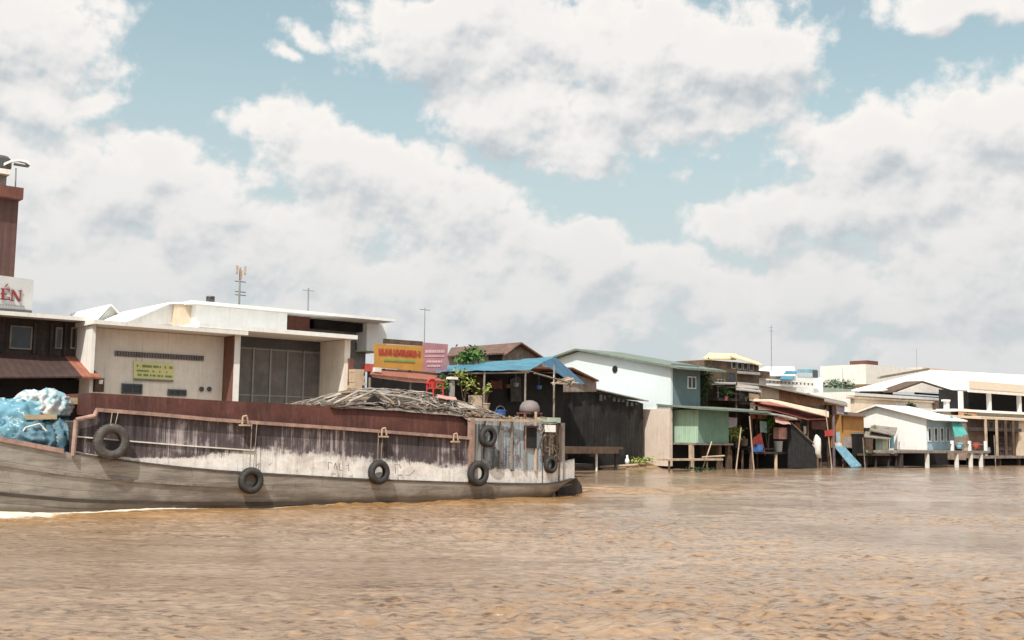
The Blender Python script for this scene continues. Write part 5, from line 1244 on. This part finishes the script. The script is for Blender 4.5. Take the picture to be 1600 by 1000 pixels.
# tyres hung as fenders
def tyre(label,px,py,r,first=None,w=29.4,depth=.24,rp=True,mt=None):
    c=Q(px,py,w);c.y=YC-hb(c.x)-.04-depth/2 if w<29.6 else w
    c=Vector(ray(px,py))*(c.y/ray(px,py)[1])+Vector((0,0,H))
    t=thing('tyre_fender',label,'tyre',c,'tyres hung along the barge side')
    m=MB();d=depth/2
    prof=[(r*.5,-d*.55),(r*.55,-d*.85),(r*.8,-d*1.0),(r*.93,-d*.8),(r,-d*.45),(r*1.0,d*.45),(r*.93,d*.8),(r*.8,d),(r*.55,d*.85),(r*.5,d*.55),(r*.68,d*.5),(r*.86,d*.4),(r*.86,-d*.4),(r*.68,-d*.5)]
    m.lathe(c,prof,axis='y',n=36,closed=True)
    m.build('tyre',mt or tyrem,t,smooth=True)
    m=MB()
    for i in range(36):
        a=2*math.pi*i/36;u=Vector((math.cos(a),0,math.sin(a)));v=Vector((-math.sin(a),0,math.cos(a)))
        p=c+u*(r*1.0);m.poly([p-v*.018+Vector((0,-d*.5,0)),p+v*.018+Vector((0,-d*.5,0)),p+v*.018+u*.012+Vector((0,-d*.5,0)),p-v*.018+u*.012+Vector((0,-d*.5,0))],(0,d*1.0,0))
    m.build('tread',mt or tyrem,t)
    if rp:
        m=MB();top=c+Vector((0,d*.6,r*.8));up=Vector((c.x+.03,YC-hb(c.x)-.03,lerp(c.x,RZ)-.02 if c.x<xw else zr-.1))
        up2=up+Vector((-.22,0,0)); 
        if up.z>c.z+r*.9:
            m.path([top+Vector((-.03,-.02,-.1)),top+Vector((-.04,-.05,.05)),up],.014);m.path([top+Vector((.06,-.02,-.1)),top+Vector((.08,-.05,.03)),up+Vector((.16,0,0))],.012)
            m.build('rope',rope,t)
    return t
tyrem=mat('old_rubber',(.04,.037,.037),rough=.75,vary=.35,scale=4,blotch=(.1,.085,.08),bthr=.6)
tyreg=mat('grey_rubber',(.09,.08,.075),rough=.8,vary=.35,scale=4,blotch=(.18,.16,.15),bthr=.58)
tyre('largest dusty grey tyre fender by the bow step',174,690,.47,mt=tyreg)
tyre('black tyre fender hanging low on the brown hull',392,751,.37)
tyre('black tyre fender midway on the white band below the mat canopy',592,738,.37)
tyre('black tyre fender below the stern post on the white band',747,740,.42)
tyre('black tyre fender high on the bluish stern wall',762,682,.36)
tyre('small black tyre fender at the stern corner',860,726,.3,w=29.75,rp=False)

# mat canopy over the after hold
t=thing('mat_canopy','low arched canopy of split bamboo mats over the after hold','canopy',(21,YC,2.8))
def can_z(x,y):
    prof=[(Q(p,yy,32).x,Q(p,yy,32).z) for p,yy in((478,631),(520,617),(560,607),(600,607),(660,612),(720,630),(760,648),(800,656))]
    c=lerp(x,prof); edge=min(abs(y-32.2)/2.45,1.1);cz=(lerp(x,CZ) if x<xw else zr)+.03
    c-=.1
    return c-max(c-cz,0)*edge**2.4
m=MB();vs=[];nx_,ny_=40,14;xa,xb=Q(486,631,31).x,Q(764,656,31).x
for i in range(nx_+1):
    for j in range(ny_+1):
        x=xa+(xb-xa)*i/nx_;y=29.75+4.65*j/ny_;vs.append((x,y,can_z(x,y)-.05+noise.noise(Vector((x*2,y*2,0)))*.04))
m.add(vs,[(i*(ny_+1)+j,(i+1)*(ny_+1)+j,(i+1)*(ny_+1)+j+1,i*(ny_+1)+j+1) for i in range(nx_) for j in range(ny_)])
m.build('mat_sheet',mat('dark_matting',(.2,.165,.14),vary=.5,scale=5),t)
rd=random.Random(44)
cols=[mat('split_bamboo_pale',(.4,.35,.31),vary=.3,scale=4),mat('split_bamboo_grey',(.25,.23,.21),vary=.35,scale=4),mat('split_bamboo_brown',(.2,.13,.08),vary=.35,scale=4)]
for ci,cm in enumerate(cols):
    m=MB()
    for i in range(520 if ci==0 else 300):
        x=rd.uniform(xa,xb-.2);y=rd.uniform(29.8,32.6) if rd.random()<.85 else rd.uniform(32,34.4);ang=rd.gauss(0,.3) if rd.random()<.65 else rd.uniform(-1.5,1.5);ln=rd.uniform(.1,.55);wd=rd.uniform(.01,.045)
        d=Vector((math.cos(ang),math.sin(ang),0));e=Vector((-d.y,d.x,0));p=Vector((x,y,0))
        a=p-d*ln/2;b_=p+d*ln/2
        a.x=max(a.x,xa);b_.x=min(b_.x,xb)
        lift=rd.uniform(0,.07)
        a.z=can_z(a.x,max(29.9,min(34.4,a.y)))+lift+rd.uniform(0,.04);b_.z=can_z(b_.x,max(29.9,min(34.4,b_.y)))+lift+rd.uniform(-.01,.04)
        m.poly([a-e*wd,b_-e*wd,b_+e*wd,a+e*wd],(0,0,.02))
    m.build('bamboo_slats',cm,t,kind='stuff')
for i in range(16):
    x=rd.uniform(xa+.6,xb-1);y=rd.uniform(30.2,32.4);a=rd.gauss(0,.35);l,w2=rd.uniform(.5,1.1),rd.uniform(.2,.4);d=Vector((math.cos(a),math.sin(a),0));e=Vector((-d.y,d.x,0))
    P=[Vector((x,y,0))+d*u*l/2+e*v*w2/2 for u,v in((-1,-1),(1,-1),(1,1),(-1,1))]
    for p in P: p.z=can_z(min(max(p.x,xa),xb),p.y)+rd.uniform(.07,.13)
    m=MB();m.poly(P,(0,0,.015));m.build('mat_panel',cols[i%3],t)
# tent-like propped mat opening at front
m=MB()
pts=[((545,628),(585,610),.05),((585,610),(618,632),.05),((520,632),(560,611),.04),((560,611),(640,622),.045),((640,622),(700,640),.045)]
for a,b_,r in pts: m.tube(Q(*a,30.2),Q(*b_,30.2),r)
m.build('ridge_pole',cols[0],t)
for (a,b_,c_) in((570,586,618),): pass
m=MB();m.poly([Q(566,632,30.05),Q(586,617,30.05),Q(604,634,30.05)],(0,.1,0));m.build('mat_opening',darkvoid,t)
# posts carrying canopy
for px in(490,560,640,720):
    m=MB();c=Q(px,640,30.3);m.tube((c.x,30.3,2.5),(c.x,30.3,can_z(c.x,30.3)),.04);m.build('support',brownwood,t)
# rubble of firewood / flowers on stern roof
m=MB();rd=random.Random(12)
for i in range(150):
    x=rd.uniform(xw-1.2,26.6);y=rd.uniform(29.65,31.6);z=max(zr,0)+rd.uniform(.0,.16)+ (.12 if x<xw+.8 else 0);a=rd.uniform(0,3.14);l=rd.uniform(.08,.35);d=Vector((math.cos(a)*l,math.sin(a)*l,rd.uniform(-.04,.06)))
    m.tube(Vector((x,y,z))-d/2,Vector((x,y,z))+d/2,rd.uniform(.012,.035),n=5)
tag(m.build('firewood',mat('mixed_firewood',(.3,.2,.13),vary=.6,scale=5)),'scattered firewood covering the stern cabin roof','firewood')
# red chair
c=Q(679,618,31.2);c.z=can_z(c.x,31.2)+.02;zch=c.z
t=thing('plastic_chair','red plastic chair perched above the mat canopy','chair',c)
zt=ZZ(679,592,31.2)
hch=max(zt-c.z,.5)
m=MB();
n=9
for i in range(n):   # arched slatted back
    a0=math.pi*i/n;a1=math.pi*(i+1)/n
    R=.2;p=lambda a:Vector((c.x-math.cos(a)*R,c.y+.18,c.z+hch-.2+math.sin(a)*.2))
    m.tube(p(a0),p(a1),.035,n=6)
for dx in(-.2,.2): m.tube((c.x+dx,c.y+.18,c.z+.28),(c.x+dx,c.y+.18,c.z+hch-.2),.035,n=6)
for dx in(-.1,0,.1): m.box(c.x+dx-.035,c.x+dx+.035,c.y+.17,c.y+.2,c.z+.28,c.z+hch-.03)
m.build('backrest',red,t)
m=MB();m.box(c.x-.22,c.x+.22,c.y-.22,c.y+.2,c.z+.24,c.z+.28);m.build('seat',red,t)
for dx in(-.2,.2):
    for dy in(-.2,.18):
        m=MB();m.tube((c.x+dx*1.1,c.y+dy*1.1,c.z-.03),(c.x+dx,c.y+dy,c.z+.25),.025,.03,6);m.build('leg',red,t)
for dx in(-.23,.23):
    m=MB();m.box(c.x+dx-.03,c.x+dx+.03,c.y-.2,c.y+.2,c.z+.42,c.z+.46);m.tube((c.x+dx,c.y-.18,c.z+.25),(c.x+dx,c.y-.18,c.z+.43),.025);m.build('armrest',red,t)
m=MB();c=Q(703,612,31);zc_=can_z(c.x,31);sheet(m,[Q(683,616,30.6),Q(712,620,30.6),Q(714,625,30.2),Q(684,622,30.2)],8,4,.05);tag(m.build('pink_board_cloth',pinkcloth),'pinkish cloth spread on the mats below the red chair','cloth')
# white capped post
c=Q(706,618,31);b=Vector((c.x,31,can_z(c.x,31)-.3));t=thing('capped_post','grey post with square cap rising from the mats','post',b)
m=MB();m.box(c.x-.07,c.x+.07,30.93,31.07,b.z,ZZ(706,593,31));m.build('shaft',grayconc,t)
m=MB();m.box(c.x-.15,c.x+.15,30.85,31.15,ZZ(706,593,31),ZZ(706,589,31));m.build('cap',white,t)
# plants on stern
def zt_at(x,y): return max(can_z(x,y),zr) if x<xb else zr
for i,(px,py,h,rad,lb,mt) in enumerate(((725,632,1.15,(.5,.35,.55),'tall yellow green plant rising behind the red chair on the barge',leafy),(694,622,.72,(.34,.3,.4),'small leafy sprig between the red chair and capped post',leafm),(758,652,.95,(.16,.16,.22),'thin spiky plant in a tan pot on the stern roof',leafy))):
    x=XX(px,31.2,py);z=zt_at(x,31.2)
    plant('potted_plant',lb,'plant',Vector((x,31.2,z)),h,rad,150 if i<2 else 50,.07,mt,pot=None if i<2 else tanwall,seed=50+i)
c=Q(752,628,30.9);z=zr;m=MB();m.lathe((c.x,30.9,z),[(0,0),(.14,0),(.17,.25),(.15,.34),(.17,.38),(.12,.38),(.1,.1),(0,.1)],n=16);m.v=[v for v in m.v];
tag(m.build('clay_pot',palewood),'tan clay pot near the front of the stern roof','pot')
m=MB();m.box(c.x-.2,c.x+.2,31.1,31.4,z,ZZ(752,618,31.2));tag(m.build('carton',tanwall),'tan carton standing behind the clay pot','carton')
m=MB();leaves(m,(Q(757,632,30.6).x,30.6,zr+.25),(.3,.15,.15),60,.05,5);tag(m.build('pink_flowers',mat('magenta_petals',(.5,.08,.18),vary=.3)),'magenta flowers beside the clay pot','flowers')
c=Q(782,645,30.6);t=thing('plastic_bucket','blue plastic bucket standing on the stern roof','bucket',(c.x,30.6,zr))
m=MB();m.lathe((c.x,30.6,zr),[(0,0.02),(.15,0.02),(.19,.36),(.205,.36),(.205,.4),(.18,.4),(.14,.05),(0,.05)],n=20);m.build('body',bluep,t)
m=MB();P=[Vector((c.x+math.cos(a)*.2,30.6,zr+.38+math.sin(a)*.16)) for a in[math.pi*i/8 for i in range(9)]];m.path(P,.008,5);m.build('handle',steel,t)
m=MB();m.lathe((c.x,30.6,zr+.365),[(0,0),(.16,0)],n=16);m.build('water',mat('pale_liquid',(.5,.55,.6),rough=.2),t)
# stool with covered basket
c=Q(828,648,30.4);t=thing('wooden_stool','reddish wooden stool at the after end of the stern roof','stool',(c.x,30.4,zr))
m=MB();m.box(c.x-.4,c.x+.4,30.15,30.7,zr+.28,zr+.33);m.build('seat',brownpaint,t)
for dx in(-.36,.36):
    for dy in(-.2,.2): m=MB();m.box(c.x+dx-.03,c.x+dx+.03,30.42+dy-.03,30.42+dy+.03,zr,zr+.28);m.build('leg',brownpaint,t)
m=MB();m.lathe((c.x,30.42,zr+.34),[(.34,0),(.38,.05),(.36,.22),(.27,.36),(.12,.43),(0,.44)],n=22);tag(m.build('covered_basket',mat('grey_basket',(.2,.17,.17),vary=.25),smooth=True),'domed grey basket resting on the wooden stool','basket')
m=MB();m.box(Q(850,670,29.8).x,Q(866,670,29.8).x,29.72,29.9,ZZ(857,675,29.8),ZZ(857,664,29.8));tag(m.build('white_basin',whiteclean),'white box fixed at the barge stern','box')
m=MB()
rd=random.Random(21)
for i in range(16):
    a=Q(842+rd.uniform(0,26),668+rd.uniform(0,50),29.78);d=Vector((rd.uniform(-.25,.25),rd.uniform(-.05,.05),rd.uniform(-.35,.35)));m.tube(a-d,a+d,rd.uniform(.012,.03),n=5)
tag(m.build('stern_tackle',mat('tackle_rope',(.2,.15,.12),vary=.6,scale=6)),'tangle of ropes and sticks lashed at the stern','tackle')

# tarpaulin heaps on the foredeck
def crumple(name,label,c,rad,mt,seed,amp=.24,sub=5,fl=0.):
    import bmesh
    bm=bmesh.new();bmesh.ops.create_icosphere(bm,subdivisions=sub,radius=1)
    s=Vector((seed*7.3,seed*2.1,0))
    for v in bm.verts:
        p=v.co.copy()
        w_=p+Vector((noise.noise(p*2.1+s),noise.noise(p*2.1+s+Vector((9,0,0))),noise.noise(p*2.1+s+Vector((0,9,0)))))*.35
        r=1+(.5-abs(noise.noise(w_*2.4+s))*2.2)*amp*.9+(.4-abs(noise.noise(w_*5.5+s)))*amp*.55+(.4-abs(noise.noise(w_*12+s)))*amp*.28
        q=p*r
        if q.z<-.35:q.z=-.35+(q.z+.35)*.2
        v.co=Vector((q.x*rad[0],q.y*rad[1],(q.z+.35)*rad[2]))
    me=bpy.data.meshes.new(name);bm.to_mesh(me);bm.free();me.materials.append(mt)
    o=bpy.data.objects.new(name,me);COL.objects.link(o);o.location=c
    me.polygons.foreach_set('use_smooth',[True]*len(me.polygons));return tag(o,label,'tarpaulin')
tb=mat('light_blue_plastic',(.13,.31,.41),rough=.6,vary=.3,scale=3,blotch=(.5,.65,.7),bthr=.56,bump=.5)
tw=mat('pale_plastic',(.56,.56,.57),rough=.45,vary=.15,scale=2,blotch=(.22,.42,.5),bthr=.5,bump=.5)
td=mat('slate_blue_plastic',(.07,.15,.2),rough=.45,vary=.4,scale=3,blotch=(.25,.38,.42),bthr=.6,bump=.5)
def dk(x): return g_z(x)-.2
def heap(name,label,pxc,y,ztop_py,rx,ry,mt,seed,zb=None,**k):
    x=Q(pxc,690,y).x;b=dk(x) if zb is None else zb
    crumple(name,label,(x,y,b),(rx,ry,(ZZ(pxc,ztop_py,y)-b)/1.42),mt,seed,**k)
heap('slate_tarpaulin','dark slate blue tarpaulin bundle against the bow step',86,30.6,655,.78,.7,td,4)
heap('slate_tarpaulin','dark slate blue tarpaulin tucked low at the gunwale',50,30.3,660,.7,.55,td,6)
heap('light_blue_tarpaulin','bright light blue crumpled tarpaulin at the left edge',14,30.9,624,1.0,.8,tb,8)
heap('light_blue_tarpaulin','light blue tarpaulin fold spilling toward the locker',92,31.5,628,.68,.5,tb,10)
heap('pale_tarpaulin','pale white plastic sheeting crumpled on top of the heap',62,31.1,607,.74,.62,tw,12,zb=ZZ(62,648,31.1))
heap('light_blue_tarpaulin','light blue tarpaulin reaching out of frame on the foredeck',-40,31.6,628,1.1,1.0,tb,14)
m=MB()
rd=random.Random(9)
P=[Q(24,690,30.0)+Vector((0,0,0)),Q(40,668,29.95),Q(62,662,29.9),Q(75,676,29.9),Q(100,690,29.9)];m.path(P,.02,6);P=[Q(66,668,29.9),Q(84,684,29.85),Q(92,692,29.85)];m.path(P,.018,6)
tag(m.build('lashing_rope',whitecloth),'pale rope lashed over the slate blue tarpaulins','rope')
m=MB();a,b_=Q(37,656,30.15),Q(89,655,30.3);m.poly([a,b_,b_+Vector((0,0,.13)),a+Vector((0,0,.13))],(0,.3,0));tag(m.build('loose_board',mat('bright_board',(.6,.46,.3),vary=.15)),'pale board wedged in the tarpaulin heap','board')

# ------------------------------------------------------------------ camera & render
cam=bpy.data.cameras.new('camera');co=bpy.data.objects.new('camera',cam);COL.objects.link(co)
cam.sensor_width=36;cam.lens=F/1600*36;cam.clip_end=12000;cam.clip_start=.1
co.location=(0,0,H)
from mathutils import Matrix
Mx=Matrix.Rotation(YAW,4,'Z')@Matrix.Rotation(math.pi/2+PITCH,4,'X')@Matrix.Rotation(ROLL,4,'Z')
co.matrix_world=Matrix.Translation((0,0,H))@Mx
scene.camera=co
scene.view_settings.view_transform='Standard';scene.view_settings.look='None';scene.view_settings.exposure=0
scene.render.engine='CYCLES'
cy=scene.cycles
cy.use_adaptive_sampling=True;cy.adaptive_threshold=.01;cy.adaptive_min_samples=12
cy.max_bounces=5;cy.diffuse_bounces=2;cy.glossy_bounces=3;cy.transmission_bounces=2;cy.caustics_reflective=False;cy.caustics_refractive=False
W.cycles.sampling_method='MANUAL';W.cycles.sample_map_resolution=1024
